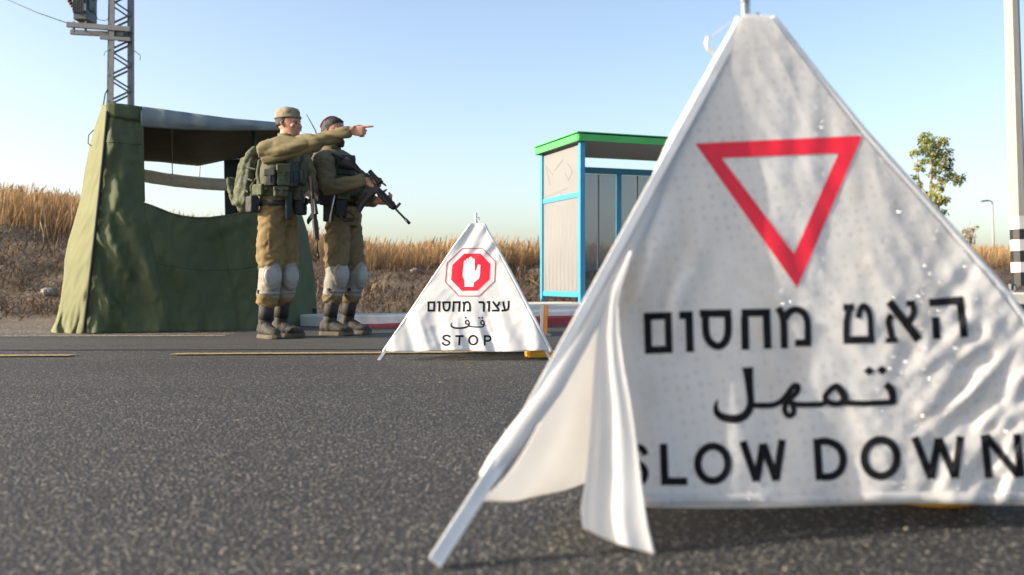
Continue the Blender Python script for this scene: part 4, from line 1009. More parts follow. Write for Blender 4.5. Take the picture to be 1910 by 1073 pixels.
M_dark = mat('black_nylon', (.016, .018, .020), .75, var=.3, scale=14, bump=.3, bscale=90, bdist=.004)
M_navy = mat('dark_green_nylon', (.022, .034, .034), .75, var=.25, scale=14)
M_pad = mat('grey_tan_knee_pad', (.20, .19, .165), .75, var=.12, scale=16, bump=.2, bscale=90, bdist=.004)
M_cap = mat('grey_knee_cap', (.235, .24, .228), .5, var=.08, scale=14)
M_boot = mat('dusty_boot_leather', (.030, .026, .022), .8, var=.6, scale=22, bump=.4, bscale=80, bdist=.004)
M_shaft = mat('black_boot_shaft', (.016, .015, .014), .75, var=.4, scale=18, bump=.4, bscale=70, bdist=.004)
M_sole = mat('dusty_rubber_sole', (.085, .070, .052), .9, var=.25, scale=30)
M_gun = mat('gunmetal', (.011, .012, .014), .5, var=.2, scale=20, spec=.3)
M_hair = mat('dark_hair', (.016, .012, .010), .7, var=.3, scale=40, bump=.6, bscale=150, bdist=.006)
M_beard = mat('dark_beard', (.022, .013, .010), .8, var=.3, scale=50, bump=.6, bscale=180, bdist=.005)
M_hat = mat('khaki_cap_cloth', (.20, .17, .12), .9, var=.2, scale=30, bump=.3, bscale=120, bdist=.003)
M_kippah = mat('maroon_knit', (.16, .045, .045), .9, var=.3, scale=60, bump=.4, bscale=160, bdist=.003)
M_eye = mat('eye', (.05, .035, .025), .2)
M_metal = mat('bright_metal', (.5, .5, .48), .35, metal=.7)

def hand(mb, wr, d, back, side, curl, thumb=(.55, .75, -.35), thumb_curl=.5, L=.188):
    d = V(d).normalized(); back = V(back); back = (back - d*back.dot(d)).normalized(); side = V(side); side = (side - d*side.dot(d) - back*side.dot(back)).normalized()
    mb.rings([(wr + d*t*L, side*w_, back*h) for t, w_, h in ((-.10, .027, .021), (.0, .028, .020), (.12, .036, .018), (.3, .043, .016), (.46, .043, .014), (.53, .036, .010))], 14)
    for i in range(4):
        p = wr + d*((.49, .52, .50, .45)[i]*L) + side*(.032, .011, -.011, -.032)[i]; a = 0; ln = L*(.42, .46, .42, .33)[i]; pts = [p - d*.012, p]
        for q, c in zip((.45, .31, .24), curl[i]):
            a += c; p = p + (d*cos(a) - back*sin(a))*ln*q; pts.append(p)
        mb.limb(pts, [.0105, .0105, .0098, .0090, .0078], 10)
    p = wr + d*.14*L + side*.030; t = (d*thumb[0] + side*thumb[1] + back*thumb[2]).normalized(); p1 = p + t*.042
    t2 = (t*(1 - thumb_curl) + d*thumb_curl*.7 - back*thumb_curl*.4 - side*.2*thumb_curl).normalized(); p2 = p1 + t2*.032; p3 = p2 + t2*.024
    mb.limb([p - t*.012, p1, p2, p3], [.0155, .0125, .011, .0085], 10)
FIST = [(1.2, 1.5, .9)]*4
def head(mb, c, f, r, H=.235):
    u = UP; z0 = c - u*H*.5
    prof = [(.0, .022, .026, .052), (.05, .038, .042, .046), (.13, .050, .060, .034), (.24, .060, .076, .020), (.36, .067, .087, .009), (.48, .0705, .093, .003), (.6, .074, .098, -.002), (.72, .0745, .099, -.005), (.83, .068, .090, -.007), (.92, .052, .070, -.009), (.975, .032, .044, -.010), (1.0, .012, .018, -.010)]
    mb.rings([(z0 + u*t*H + f*o, r*a, f*b) for t, a, b, o in prof], 22)
    P = lambda t, a, b: z0 + u*t*H + f*a + r*b
    mb.limb([P(.54, .090, 0), P(.45, .100, 0), P(.365, .113, 0), P(.34, .100, 0)], [.007, .0095, .0125, .010], 8)
    for s in (-1, 1):
        mb.limb([P(.345, .100, s*.009), P(.35, .092, s*.017)], [.008, .006], 8)                         # nostril wings
        mb.limb([P(.575, .092, s*.010), P(.585, .088, s*.032), P(.565, .070, s*.052)], [.008, .008, .006], 8) # brow
        mb.limb([P(.43, .070, s*.040), P(.40, .066, s*.050)], [.016, .014], 8)                           # cheek
        mb.limb([P(.55, -.012, s*.073), P(.50, -.020, s*.081), P(.43, -.014, s*.080), P(.37, -.002, s*.071)], [.008, .011, .010, .007], 8, flat=.6)
    mb.limb([P(.235, .082, -.022), P(.240, .093, 0), P(.235, .082, .022)], [.006, .008, .006], 8)
    mb.limb([P(.205, .080, -.018), P(.205, .090, 0), P(.205, .080, .018)], [.006, .008, .006], 8)
    mb.limb([P(.06, .060, -.012), P(.06, .064, .012)], [.018, .018], 8)
    return P
def folds(k=1.0, s=1.0, stretch=(1, 1, 1)):
    def g(p, n):
        q = V((p.x*stretch[0], p.y*stretch[1], p.z*stretch[2]))*s
        w1 = noise.noise(q*3)*.35
        a = abs(noise.noise(V((q.x*9 + w1*4, q.y*9, q.z*9 + w1*4)))); b = abs(noise.noise(q*19 + V((7, 1, 3))))
        return k*(.020*(a - .2) + .007*(b - .2))
    return g

def drape(k):
    def g(p, n):
        s = nz(p.x*3, p.y*3, p.z*2)*.5
        a = abs(noise.noise(V(((p.x + p.z*.8)*4 + s, p.y*5, (p.z - p.x*.8)*12 + s*2)))); b = abs(noise.noise(V(((p.x - p.z)*7 + s, p.y*8 + 4, (p.z + p.x)*15))))
        return k*(.030*(.28 - a) + .012*(.25 - b))
    return g
def boot(parent, an, kn, fd, name='boot'):
    """shaft, foot and sole; an = ankle joint, fd = the way the toe points"""
    fd = V(fd).normalized(); sd = V((fd.y, -fd.x, 0)); g = V((an.x, an.y, 0))
    mb = MB(); up_ = lerp(an, kn, .42); top = lerp(an, kn, .40)
    mb.limb([top, lerp(an, kn, .2), an + UP*.01, an - UP*.04], [.058, .055, .054, .052], 16)
    for t, w_, z0, z1 in ():
        pass
    mb.rings([(g + fd*x + UP*(z/2 + .02), sd*w_, UP*(z/2)) for x, w_, z in ((-.088, .018, .07), (-.080, .032, .10), (-.05, .040, .125), (-.01, .044, .135), (.03, .046, .125), (.07, .049, .10), (.11, .052, .080), (.15, .052, .070), (.185, .044, .060), (.205, .026, .046), (.212, .012, .034))], 18)
    sh = remesh(name, mb, M_boot, parent, .006, 3, folds(.45, 1.3))
    # dark shaft collar, laces
    mb = MB(); mb.limb([lerp(an, kn, .45), lerp(an, kn, .25), lerp(an, kn, .10)], [.0625, .060, .0575], 16, round_ends=False); obj('boot_collar', mb, M_shaft, sh, smooth=True)
    mb = MB(); n = 24; out = []
    prof = [(-.098, 0), (-.092, .024), (-.06, .041), (0, .045), (.06, .048), (.12, .056), (.165, .054), (.20, .040), (.222, .016), (.226, 0)]
    ring = [(x, w_) for x, w_ in prof] + [(x, -w_) for x, w_ in prof[-2:0:-1]]
    vs = []
    for z, k in ((.001, .96), (.012, 1.0), (.034, .99)):
        for x, y in ring: vs.append(g + fd*(x + (.004 if z > .02 else 0)) + sd*y*k + UP*(z + (.010*sstep(.13, .22, x) if z < .02 else .006*sstep(.13, .22, x))))
    m_ = len(ring); fs = [(i*m_ + k, i*m_ + (k+1) % m_, (i+1)*m_ + (k+1) % m_, (i+1)*m_ + k) for i in range(2) for k in range(m_)] + [tuple(range(m_-1, -1, -1)), tuple(2*m_ + k for k in range(m_))]
    mb.add(vs, fs); obj('sole', mb, M_sole, sh)
    mb = MB()
    for k in range(5):
        c = g + fd*(.055 + .018*k - .03) + UP*(.135 - .013*k); mb.limb([c - sd*.028 - UP*.006, c + UP*.005, c + sd*.028 - UP*.006], .0032, 6)
    obj('laces', mb, M_dark, sh)
    return sh
def kneepad(parent, k, hip, an, fd):
    """padded cuff, hard cap and strap"""
    fd = V(fd).normalized(); sd = V((fd.y, -fd.x, 0))
    up_ = lerp(k, hip, .30); dn = lerp(k, an, .46)
    mb = MB(); mb.limb([up_ + fd*.006, lerp(k, hip, .12) + fd*.008, k + fd*.012, lerp(k, an, .25) + fd*.006, dn + fd*.002], [.086, .089, .090, .088, .085], 20, round_ends=False)
    mb.rings([(k + fd*(.050 + o) - UP*.012, sd*a, UP*b) for o, a, b in ((0, .078, .125), (.034, .076, .120), (.048, .060, .100))], 20)
    pd = remesh('knee_pad', mb, M_pad, parent, .008, 3, folds(.35, 1.2))
    mb = MB(); c = k + fd*.088 - UP*.012
    mb.rings([(c + fd*o, sd*a, UP*b) for o, a, b in ((-.012, .066, .083), (.006, .068, .085), (.013, .062, .078), (.019, .048, .060), (.023, .028, .034), (.024, .006, .008))], 28); cp = obj('knee_cap', mb, M_cap, pd, smooth=True)
    mb = MB()
    for a in (-.9, .9, 2.3, -2.3): q = c + fd*.015 + sd*sin(a)*.050 + UP*cos(a)*.062; mb.cyl(q - fd*.006, q + fd*.003, .006, n=8); obj('rivet', mb, M_dark, cp); mb = MB()
    mb = MB(); q = lerp(k, an, .34); mb.limb([q + fd*.006, q + V((0, 0, -.025)) + fd*.006], [.0905, .0895], 20, round_ends=False); obj('strap', mb, M_pad, pd, smooth=True)
    mb = MB(); mb.box(q + sd*.087 + fd*.03, sd*.006, fd*.012, UP*.014, .003); obj('buckle', mb, M_dark, pd)

def soldier(loc, J, f, r, W, skin, shirt_m, trous_m, label, hands):
    root = empty('person', loc, label, 'person')
    f = V(f).normalized(); r = V(r).normalized()
    # ---- body: one continuous skin
    hf = J.get('hf', f); mb = MB(); P = head(mb, J['head'], hf, V((hf.y, -hf.x, 0)))
    mb.limb([J['neck'] - UP*.06, lerp(J['neck'], J['head'], .35), J['head'] - UP*.05 - f*.005], [.064, .056, .056], 16)
    mb.rings([(J['pelvis'] - UP*.08, r*.12, f*.10), (J['pelvis'], r*.15, f*.11), (J['waist'], r*.135, f*.095), (J['chest'], r*.155, f*.11), (J['shl'] - UP*.02, r*.15, f*.09), (J['neck'], r*.07, f*.065), (J['neck'] + UP*.03, r*.05, f*.055)], 18)
    for s in 'RL':
        mb.limb([lerp(J['s'+s], J['shl'], .4), J['s'+s], lerp(J['s'+s], J['e'+s], .5), J['e'+s], lerp(J['e'+s], J['w'+s], .5), J['w'+s], J['w'+s] + (J['w'+s] - J['e'+s]).normalized()*.03], [.055, .055, .046, .040, .038, .029, .027], 12)
        mb.limb([J['h'+s], lerp(J['h'+s], J['k'+s], .5), J['k'+s], lerp(J['k'+s], J['a'+s], .35), J['a'+s]], [.085, .075, .055, .055, .038], 14)
        hands[s](mb)
    body = remesh('body', mb, skin, root, .0048, 3)
    for s in (-1, 1): mb = MB(); mb.ball(P(.495, .0835, s*.031), r*.012, f*.010, UP*.008, 10, 6); obj('eye', mb, M_eye, body, smooth=True)
    # ---- shirt
    mb = MB()
    mb.rings([(J['waist'] - UP*.06, r*.155, f*.125), (J['waist'] + UP*.02, r*.165, f*.13), (lerp(J['waist'], J['chest'], .5), r*.175, f*.135), (J['chest'], r*.185, f*.14), (lerp(J['chest'], J['shl'], .6), r*.18, f*.125), (J['shl'], r*.145, f*.10), (J['neck'] - UP*.01, r*.085, f*.08), (J['neck'] + UP*.022, r*.072, f*.075)], 22)
    for s in 'RL':
        a, b, c = J['s'+s], J['e'+s], J['w'+s]
        mb.limb([lerp(a, J['shl'], .45) - UP*.01, a - UP*.005, lerp(a, b, .35), lerp(a, b, .75), b, lerp(b, c, .3), lerp(b, c, .7), lerp(b, c, .97)], (J['armR'] if s == 'R' and 'armR' in J else [q*W['arm'] for q in (.085, .086, .080, .072, .070, .066, .057, .047)]), 16)
    sh = remesh('shirt', mb, shirt_m, root, .0075, 3, folds(1.9, 1.0, (.45, .8, 1.25)))
    mb = MB(); mb.limb([J['neck'] + UP*.004 + f*.004, J['neck'] + UP*.05 + f*.008], [.070, .066], 18, round_ends=False); obj('collar', mb, shirt_m, sh, smooth=True, solid=.006)
    # ---- trousers
    mb = MB()
    mb.rings([(J['waist'] - UP*.02, r*.150, f*.122), (J['pelvis'] + UP*.03, r*.160, f*.130), (J['pelvis'] - UP*.04, r*.168, f*.136), (J['pelvis'] - UP*.11, r*.155, f*.122)], 22)
    for s in 'RL':
        h, k, a = J['h'+s], J['k'+s], J['a'+s]
        mb.limb([h, lerp(h, k, .3), lerp(h, k, .62), lerp(h, k, .82) - UP*.0, k, lerp(k, a, .25), lerp(k, a, .46), lerp(k, a, .58), lerp(k, a, .64)], [q*W['leg'] for q in (.115, .118, .118, .116, .090, .086, .094, .092, .060)], 18)
    tr_ = remesh('trousers', mb, trous_m, root, .0085, 3, drape(1.0))
    mb = MB()
    out = lambda s: r*(1 if s == 'R' else -1)
    for s in 'RL':
        c = lerp(J['h'+s], J['k'+s], .46) + out(s)*.090*W['leg']; mb2 = MB(); mb2.box(c, out(s)*.018, f*.065, UP*.085, .015); remesh('cargo_pocket', mb2, trous_m, tr_, .008, 3, folds(.5, 1.5))
    mb = MB(); mb.rings([(J['waist'] - UP*(.045), r*.168, f*.136), (J['waist'] - UP*.085, r*.172, f*.139)], 26, closed_caps=False); obj('belt', mb, M_dark, tr_, smooth=True, solid=.006)
    for s in 'RL':
        boot(root, J['a'+s], J['k'+s], J['f'+s]); kneepad(root, J['k'+s], J['h'+s], J['a'+s], J['n'+s])
    return root, body, P
def vest(root, J, f, r, m, z0, z1):
    mb = MB(); c0, c1 = J['waist'], J['chest']
    def ctr(z): t = (z - c0.z)/(c1.z - c0.z); return lerp(c0, c1, t)
    R_ = []
    for t, a, b in ((0, .178, .150), (.15, .186, .160), (.5, .196, .166), (.85, .196, .164), (1, .186, .154)): z = lerp(z0, z1, t); R_.append((ctr(z), r*a, f*b))
    mb.rings(R_, 26); v = remesh('vest', mb, m, root, .009, 3, folds(.6, 1.3))
    for s in (-1, 1):
        m2 = MB(); m2.limb([ctr(z1) + r*s*.10 + f*.135 - UP*.03, J['shl'] + r*s*.10 + f*.10 - UP*.02, J['shl'] + r*s*.105 + UP*.028, J['shl'] + r*s*.10 - f*.11 - UP*.03, ctr(z1) + r*s*.10 - f*.14 - UP*.04], [.030]*5, 10, flat=.34, ref=r); obj('shoulder_strap', m2, m, v, smooth=True)
    def pouch(th, z, w_, h, d, mt, name='pouch', lid=True):
        th = R(th); dr = f*cos(th) + r*sin(th); sd = r*cos(th) - f*sin(th); rad = 1/math.sqrt((cos(th)/.160)**2 + (sin(th)/.190)**2)
        c = ctr(z); c = V((c.x, c.y, z)) + dr*(rad + d*.45)
        m2 = MB(); m2.box(c, sd*w_/2, dr*d/2, UP*h/2, .014); p = remesh(name, m2, mt, v, .006, 2, folds(.35, 1.8))
        if lid:
            m2 = MB(); m2.box(c + UP*h*.30 + dr*.006, sd*(w_/2 + .003), dr*(d/2 + .003), UP*h*.2, .01); m2.box(c + dr*(d/2 + .006) - UP*h*.06, sd*.012, dr*.003, UP*h*.22, .002); obj('pouch_flap', m2, mt, v)
    return v, pouch, ctr
def rifle(a, b, up, label, sc=1.0):
    """carbine from the butt a to the muzzle b"""
    d = (b - a); L = d.length; k = L/.84; d.normalize(); up = V(up); up = (up - d*up.dot(d)).normalized(); sd = d.cross(up)
    root = empty('rifle', a, label, 'rifle', 'rifles carried by the soldiers')
    p = lambda s, t, q=0: a + d*s*k + up*t*k + sd*q*k
    def bx(mb, s0, s1, t0, t1, wd, bev=.004): mb.box(p((s0+s1)/2, (t0+t1)/2), d*(s1-s0)/2*k, up*(t1-t0)/2*k, sd*wd/2*k, bev)
    mb = MB(); mb.rings([(p(s, (t0+t1)/2), up*(t1-t0)/2*k*1.15, sd*w_/2*k*1.2) for s, t0, t1, w_ in ((0, -.085, .030, .036), (.02, -.088, .032, .038), (.09, -.045, .030, .036), (.14, -.012, .028, .034), (.20, -.010, .026, .032))], 12); obj('stock', mb, M_gun, root, autosmooth=40)
    mb = MB(); bx(mb, .195, .44, -.022, .034, .038, .006); bx(mb, .20, .40, -.038, -.018, .034); bx(mb, .365, .425, -.070, -.02, .036); bx(mb, .30, .36, -.005, .018, .046); rc = obj('receiver', mb, M_gun, root)
    mb = MB(); mb.limb([p(.315, -.036), p(.315, -.060), p(.285, -.066), p(.275, -.040)], .004*k, 8); obj('trigger_guard', mb, M_gun, rc, smooth=True)
    mb = MB(); mb.limb([p(.262, -.030), p(.238, -.078), p(.222, -.125)], [.019*k, .018*k, .019*k], 12, ref=sd, flat=1.25); obj('pistol_grip', mb, M_gun, root, smooth=True)
    mb = MB(); mb.rings([(p(s, t), d*.031*k, sd*.014*k) for s, t in ((.395, -.06), (.398, -.12), (.408, -.18), (.420, -.225))], 14); obj('magazine', mb, M_gun, root, autosmooth=50)
    mb = MB(); mb.rings([(p(s, .006), up*h*k, sd*h*k) for s, h in ((.44, .027), (.455, .031), (.63, .028), (.645, .024))], 8)
    for q in range(6): mb.rings([(p(.47 + q*.026, .006), up*.0325*k, sd*.0325*k), (p(.482 + q*.026, .006), up*.0325*k, sd*.0325*k)], 8)
    obj('handguard', mb, M_gun, root)
    mb = MB(); mb.limb([p(.64, .006), p(.79, .006)], .0088*k, 12, round_ends=False); mb.limb([p(.785, .006), p(.84, .006)], .0125*k, 12, round_ends=False); obj('barrel', mb, M_gun, root, smooth=True)
    mb = MB(); bx(mb, .645, .665, .0, .055, .014); bx(mb, .648, .662, .05, .068, .022); obj('front_sight', mb, M_gun, root)
    mb = MB(); bx(mb, .24, .40, .034, .046, .02); mb.limb([p(.25, .068), p(.30, .068), p(.34, .068), p(.40, .070)], [.020*k, .017*k, .018*k, .023*k], 14, round_ends=False); bx(mb, .27, .29, .04, .06, .022); bx(mb, .35, .37, .04, .06, .022); obj('optic', mb, M_gun, root)
    return root, p

# ---------------- first soldier: pointing
Y1 = 7.5; p1 = lambda x, y, d=0: at(x, y, Y1 + d)
f1_ = V((.91, -.42, 0)).normalized(); r1_ = V((f1_.y, -f1_.x, 0))
J = dict(pelvis=p1(517, 396), waist=p1(519, 366), chest=p1(527, 310), shl=p1(530, 276), neck=p1(533, 263), head=p1(538, 231), hf=V((.96, -.28, 0)).normalized(), armR=(.092, .104, .094, .078, .070, .061, .050, .043),
         sR=p1(504, 284, -.15), eR=p1(577, 268, -.24), wR=p1(650, 245, -.27), sL=p1(557, 284, .14), eL=p1(572, 330, .10), wL=p1(575, 356, .04),
         hR=p1(507, 408, -.08), kR=p1(504, 512, -.10), aR=p1(494, 606, -.09), hL=p1(529, 408, .08), kL=p1(531, 512, .03), aL=p1(524, 600, .09),
         fR=(.66, -.75, 0), fL=(.93, -.37, 0), nR=(.45, -.89, 0), nL=(.80, -.6, 0))
def h1R(mb): hand(mb, J['wR'] + V((.022, 0, 0)), (1, -.04, .03), (0, -1, .15), (0, .15, 1), [(-.05, .05, .04), (1.25, 1.3, .7), (1.3, 1.3, .7), (1.3, 1.3, .7)], thumb=(.75, .45, -.65), thumb_curl=.7, L=.185)
J1 = J
def h1L(mb): hand(mb, J1['wL'] + V((.01, -.02, -.01)), (.5, -.6, -.5), (.3, -.5, .8), (-.8, -.5, .1), [(1.1, 1.2, .7)]*4)
s1, b1, P1 = soldier(V((J['pelvis'].x, Y1, 0)), J, f1_, r1_, dict(arm=1.10, leg=.90), M_skin, M_uni, M_trous,
    'soldier in khaki uniform and pale cap pointing to the right with a straight arm', dict(R=h1R, L=h1L))
v1, pouch, ctr = vest(s1, J, f1_, r1_, M_vest, J['waist'].z - .01, J['chest'].z + .01)
zc = lambda py: CAM_H + (HOR - py)/F*Y1
pouch(72, zc(337), .085, .13, .05, M_dark); pouch(46, zc(332), .10, .17, .06, M_vest); pouch(46, zc(362), .11, .08, .05, M_vest); pouch(-2, zc(325), .09, .17, .06, M_vest); pouch(-6, zc(362), .10, .11, .06, M_vest); pouch(-40, zc(340), .10, .17, .06, M_vest); pouch(100, zc(358), .12, .09, .04, M_vest, lid=False); pouch(112, zc(384), .10, .13, .07, M_dark, 'hip_pouch', lid=False)
pouch(24, zc(330), .075, .19, .065, M_navy, 'radio_pouch'); pouch(20, zc(385), .06, .24, .03, M_navy, 'hanging_strap', lid=False); pouch(-20, zc(385), .12, .14, .07, M_dark, 'belt_pouch')
# cap
h1_ = J['hf']; q1_ = V((h1_.y, -h1_.x, 0))
P = P1; mb = MB(); H = .235; z0 = J['head'] - UP*H*.5
mb.rings([(z0 + UP*t*H + h1_*o, q1_*a, h1_*b) for t, a, b, o in ((.66, .079, .104, -.006), (.74, .081, .106, -.006), (.88, .079, .102, -.006), (.98, .070, .088, -.006), (1.03, .050, .064, -.006), (1.045, .02, .03, -.006))], 24)
cp = remesh('cap', mb, M_hat, s1, .005, 3, folds(.35, 1.6))
mb = MB(); mb.rings([(z0 + UP*.66*H - h1_*.006, q1_*.084, h1_*.109), (z0 + UP*.73*H - h1_*.006, q1_*.086, h1_*.111)], 26, closed_caps=False); obj('cap_band', mb, M_hat, cp, smooth=True, solid=.006)
mb = MB(); mb.rings([(z0 + UP*t*H + h1_*o, q1_*a, h1_*b) for t, a, b, o in ((.42, .072, .070, -.035), (.5, .077, .080, -.028), (.66, .0785, .09, -.018), (.70, .078, .09, -.018))], 22); remesh('hair', mb, M_hair, s1, .005, 2, folds(.2, 2))
# backpack
def pack1():
    root = empty('backpack', p1(462, 395, .15), 'grey green webbing backpack on the back of the pointing soldier', 'backpack', 'packs worn by the soldiers')
    bk = -f1_
    mb = MB(); U = (p1(485, 282, .12) - p1(466, 388, .12)).normalized()
    mb.rings([(p1(x, y, d), r1_*a, bk*b) for x, y, d, a, b in ((489, 277, .10, .09, .035), (484, 285, .10, .13, .065), (476, 310, .12, .145, .065), (471, 340, .13, .15, .075), (468, 370, .13, .145, .08), (466, 388, .13, .13, .07), (465, 397, .13, .09, .04))], 20)
    mb.box(p1(470, 340, .12), r1_*.13, bk*.07, U*.20, .03)
    body_ = remesh('main_bag', mb, M_pack, root, .008, 3, folds(1.0, 1.3))
    mb = MB(); mb.rings([(p1(x, y, d), r1_*a, bk*b) for x, y, d, a, b in ((438, 332, .14, .09, .015), (440, 342, .14, .11, .035), (445, 360, .14, .115, .05), (453, 378, .14, .11, .045), (460, 393, .14, .08, .03))], 18); remesh('bottom_pocket', mb, M_pack, root, .008, 3, folds(.9, 1.5))
    mb = MB(); mb.rings([(p1(x, y, d), r1_*a, bk*b) for x, y, d, a, b in ((470, 298, .16, .09, .02), (466, 305, .16, .11, .035), (460, 325, .16, .115, .045), (456, 335, .16, .10, .03))], 18); remesh('top_pocket', mb, M_pack, root, .008, 3, folds(.7, 1.5))
    for i, (pts) in enumerate((((487, 282), (466, 300), (456, 330), (450, 362)), ((478, 300), (468, 318), (474, 345)), ((480, 330), (468, 348), (470, 378)))):
        mb = MB(); mb.limb([p1(x, y, .02 - .02*i) for x, y in pts], .010, 8, flat=.5); obj('compression_strap', mb, M_vest, root, smooth=True)
    mb = MB(); mb.limb([p1(484, 290, -.02), p1(488, 272, -.08), p1(498, 263, -.12), p1(512, 268, -.13)], .022, 10, flat=.4); obj('shoulder_strap', mb, M_vest, root, smooth=True)
    mb = MB(); mb.limb([p1(484, 300, -.10), p1(480, 325, -.13), p1(484, 345, -.16), p1(497, 352, -.2)], .014, 8, flat=.5); obj('side_strap', mb, M_vest, root, smooth=True)
    for i, (a, b) in enumerate((((449, 312), (476, 316)), ((446, 330), (470, 337)), ((448, 352), (462, 358)), ((452, 372), (466, 376)))):
        mb = MB(); mb.limb([p1(*a, .06), p1((a[0]+b[0])/2, (a[1]+b[1])/2 - 1, -.03 + .01*i), p1(*b, -.06)], .009, 8, flat=.5); obj('webbing_strap', mb, M_dark, root, smooth=True)
    for q in range(3):
        mb = MB(); mb.limb([p1(429 + q*2, 352, .14), p1(428 + q*2, 366 + q*4, .13), p1(430 + q*2, 372 + q*5, .13)], .005, 6); obj('loose_cord', mb, M_pad, root, smooth=True)
pack1()
rifle(p1(579, 330, -.16), p1(594, 482, -.22), (.5, -.9, 0), 'black rifle hanging muzzle down in front of the pointing soldier')
# ---------------- second soldier: rifle at the ready
Y2 = 7.9; p2 = lambda x, y, d=0: at(x, y, Y2 + d)
f2_ = V((.90, -.43, 0)).normalized(); r2_ = V((f2_.y, -f2_.x, 0))
J = dict(pelvis=p2(641, 398), waist=p2(638, 370), chest=p2(631, 322), shl=p2(622, 290), neck=p2(619, 279), head=p2(622, 246),
         sR=p2(603, 301, -.17), eR=p2(611, 351, -.24), wR=p2(679, 338, -.33), sL=p2(641, 300, .15), eL=p2(664, 366, .05), wL=p2(699, 376, -.27),
         hR=p2(631, 408, -.08), kR=p2(626, 510, -.09), aR=p2(615, 600, -.09), hL=p2(651, 408, .08), kL=p2(660, 511, .06), aL=p2(648, 596, .11),
         fR=(.93, -.37, 0), fL=(.95, -.30, 0), nR=(.80, -.60, 0), nL=(.93, -.36, 0))
J2 = J
ra, rb_ = p2(645, 296, -.22), p2(763, 418, -.50); dR = (rb_ - ra).normalized(); upR = V((.72, -.10, .68)); upR = (upR - dR*upR.dot(dR)).normalized(); sR_ = dR.cross(upR)
def h2R(mb): hand(mb, J2['wR'] + V((.014, 0, 0)), (.85, -.15, -.25), (-.1, -.9, .5), (.35, .35, .9), [(.25, .4, .3), (1.0, 1.3, .8), (1.1, 1.3, .8), (1.1, 1.3, .8)])
def h2L(mb): hand(mb, J2['wL'] + V((.016, -.01, .0)), (.85, -.25, .05), (-.1, -.75, -.65), (.25, -.6, .75), [(.7, 1.0, .7), (.75, 1.0, .7), (.8, 1.0, .7), (.85, 1.0, .7)], thumb=(.6, .6, -.5))
s2, b2, P2 = soldier(V((J['pelvis'].x, Y2, 0)), J, f2_, r2_, dict(arm=1.06, leg=.86), M_skin2, M_uni2, M_trous2,
    'bearded soldier in dark vest holding a rifle pointed down to the right', dict(R=h2R, L=h2L))
v2, pouch, ctr = vest(s2, J, f2_, r2_, M_vest, J['waist'].z - .015, J['chest'].z + .03)
zc2 = lambda py: CAM_H + (HOR - py)/F*Y2
pouch(20, zc2(352), .11, .16, .06, M_vest); pouch(-12, zc2(356), .10, .16, .06, M_vest); pouch(50, zc2(362), .11, .13, .06, M_vest); pouch(-45, zc2(352), .10, .16, .06, M_vest); pouch(85, zc2(368), .13, .17, .07, M_dark); pouch(112, zc2(362), .11, .19, .06, M_dark, 'hip_pouch', lid=False)
pouch(30, zc2(312), .16, .17, .03, M_navy, 'chest_panel', lid=False); pouch(60, zc2(392), .09, .14, .05, M_dark, 'belt_pouch', lid=False); pouch(92, zc2(398), .08, .16, .05, M_dark, 'belt_pouch', lid=False)
pouch(35, zc2(400), .11, .10, .06, M_trous2, 'belt_pouch')
mb = MB(); mb.limb([p2(624, 366, -.30), p2(620, 385, -.31), p2(616, 405, -.30), p2(615, 414, -.30)], [.006, .007, .008, .010], 8); obj('carabiner_strap', mb, M_metal, v2, smooth=True)
mb = MB(); mb.limb([p2(640, 385, -.29), p2(648, 395, -.30), p2(660, 402, -.29), p2(658, 412, -.28), p2(642, 412, -.28), p2(634, 400, -.28)], .009, 8); obj('sling_loop', mb, M_dark, v2, smooth=True)
mb = MB(); mb.limb([p2(648, 300, -.20), p2(630, 290, -.20), p2(612, 284, -.12), p2(596, 300, -.02), p2(600, 340, .0)], .013, 8, flat=.5); obj('rifle_sling', mb, M_dark, v2, smooth=True)
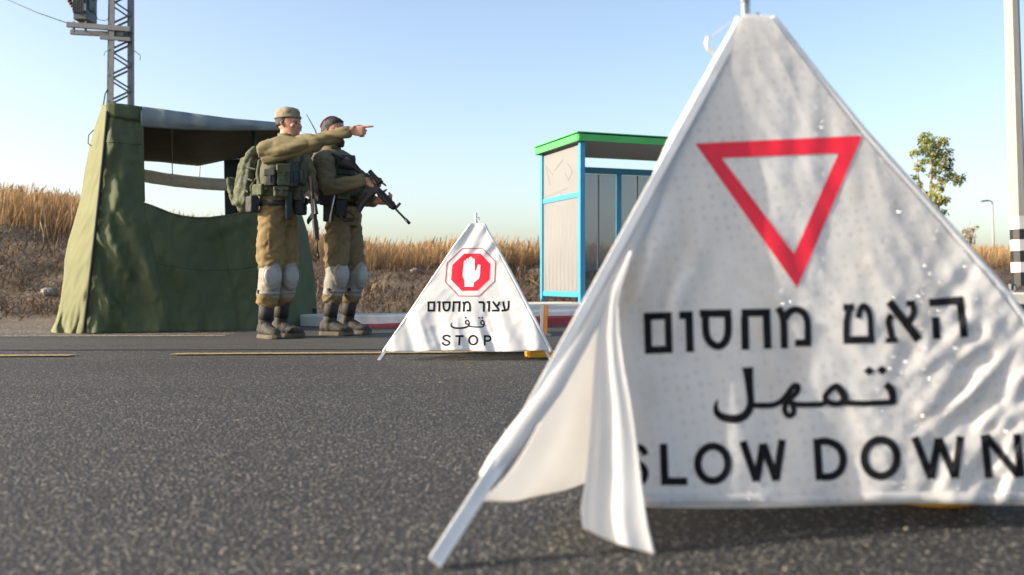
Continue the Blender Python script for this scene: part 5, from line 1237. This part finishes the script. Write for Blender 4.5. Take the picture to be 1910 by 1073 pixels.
# hair, beard, skullcap
H = .235; z0 = J['head'] - UP*H*.5
mb = MB(); mb.rings([(z0 + UP*t*H + f2_*o, r2_*a, f2_*b) for t, a, b, o in ((.40, .066, .062, -.044), (.5, .077, .078, -.034), (.62, .0805, .088, -.022), (.74, .081, .098, -.012), (.86, .076, .098, -.008), (.96, .058, .074, -.010), (1.03, .032, .045, -.012), (1.04, .01, .015, -.012))], 24); remesh('hair', mb, M_hair, s2, .005, 2, folds(.25, 2.2))
mb = MB()
for s in (-1, 1): mb.limb([P2(.46, .01, s*.073), P2(.33, .02, s*.069), P2(.20, .035, s*.057), P2(.08, .06, s*.036), P2(.01, .075, s*.012)], [.010, .016, .021, .024, .024], 10)
mb.limb([P2(.285, .083, -.03), P2(.30, .098, 0), P2(.285, .083, .03)], [.008, .009, .008], 8); mb.limb([P2(.12, .080, -.02), P2(.12, .086, 0), P2(.12, .080, .02)], [.020, .022, .020], 8)
remesh('beard', mb, M_beard, s2, .005, 2, folds(.2, 2.5))
mb = MB(); ax = (UP*.80 - f2_*.6).normalized(); e = r2_; g = ax.cross(e); c = J['head'] + UP*.022 - f2_*.008
mb.rings([(c + ax*(.113*sin(t)), e*.102*cos(t), g*.110*cos(t)) for t in (.72, .85, 1.0, 1.2, 1.4, 1.54)], 24); obj('skullcap', mb, M_kippah, s2, smooth=True)
def pack2():
    root = empty('radio_pack', p2(578, 350, .10), 'small olive radio pack with thin antenna on the back of the bearded soldier', 'backpack', 'packs worn by the soldiers')
    mb = MB(); mb.box(p2(581, 322, .10), r2_*.13, f2_*.075, UP*.16, .04); mb.rings([(p2(574, y, .12), r2_*a, f2_*b) for y, a, b in ((300, .09, .03), (312, .11, .06), (335, .11, .065), (350, .08, .04))], 18); remesh('bag', mb, M_pack, root, .008, 3, folds(1.0, 1.3))
    mb = MB(); mb.limb([p2(597, 300, .05), p2(589, 245, .06), p2(572, 214, .07)], [.006, .005, .003], 8); obj('antenna', mb, M_gun, root, smooth=True)
    mb = MB(); mb.limb([p2(582, 300, -.05), p2(588, 288, -.09), p2(598, 283, -.12), p2(612, 284, -.14)], .022, 10, flat=.4); obj('shoulder_strap', mb, M_vest, root, smooth=True)
    mb = MB(); mb.limb([p2(574, 298, -.02), p2(570, 305, -.03), p2(572, 320, -.04)], .013, 8, flat=.5); obj('grab_handle', mb, M_pad, root, smooth=True)
pack2()
rifle(ra, rb_, upR, 'black rifle with optic held across the chest of the bearded soldier, muzzle down')
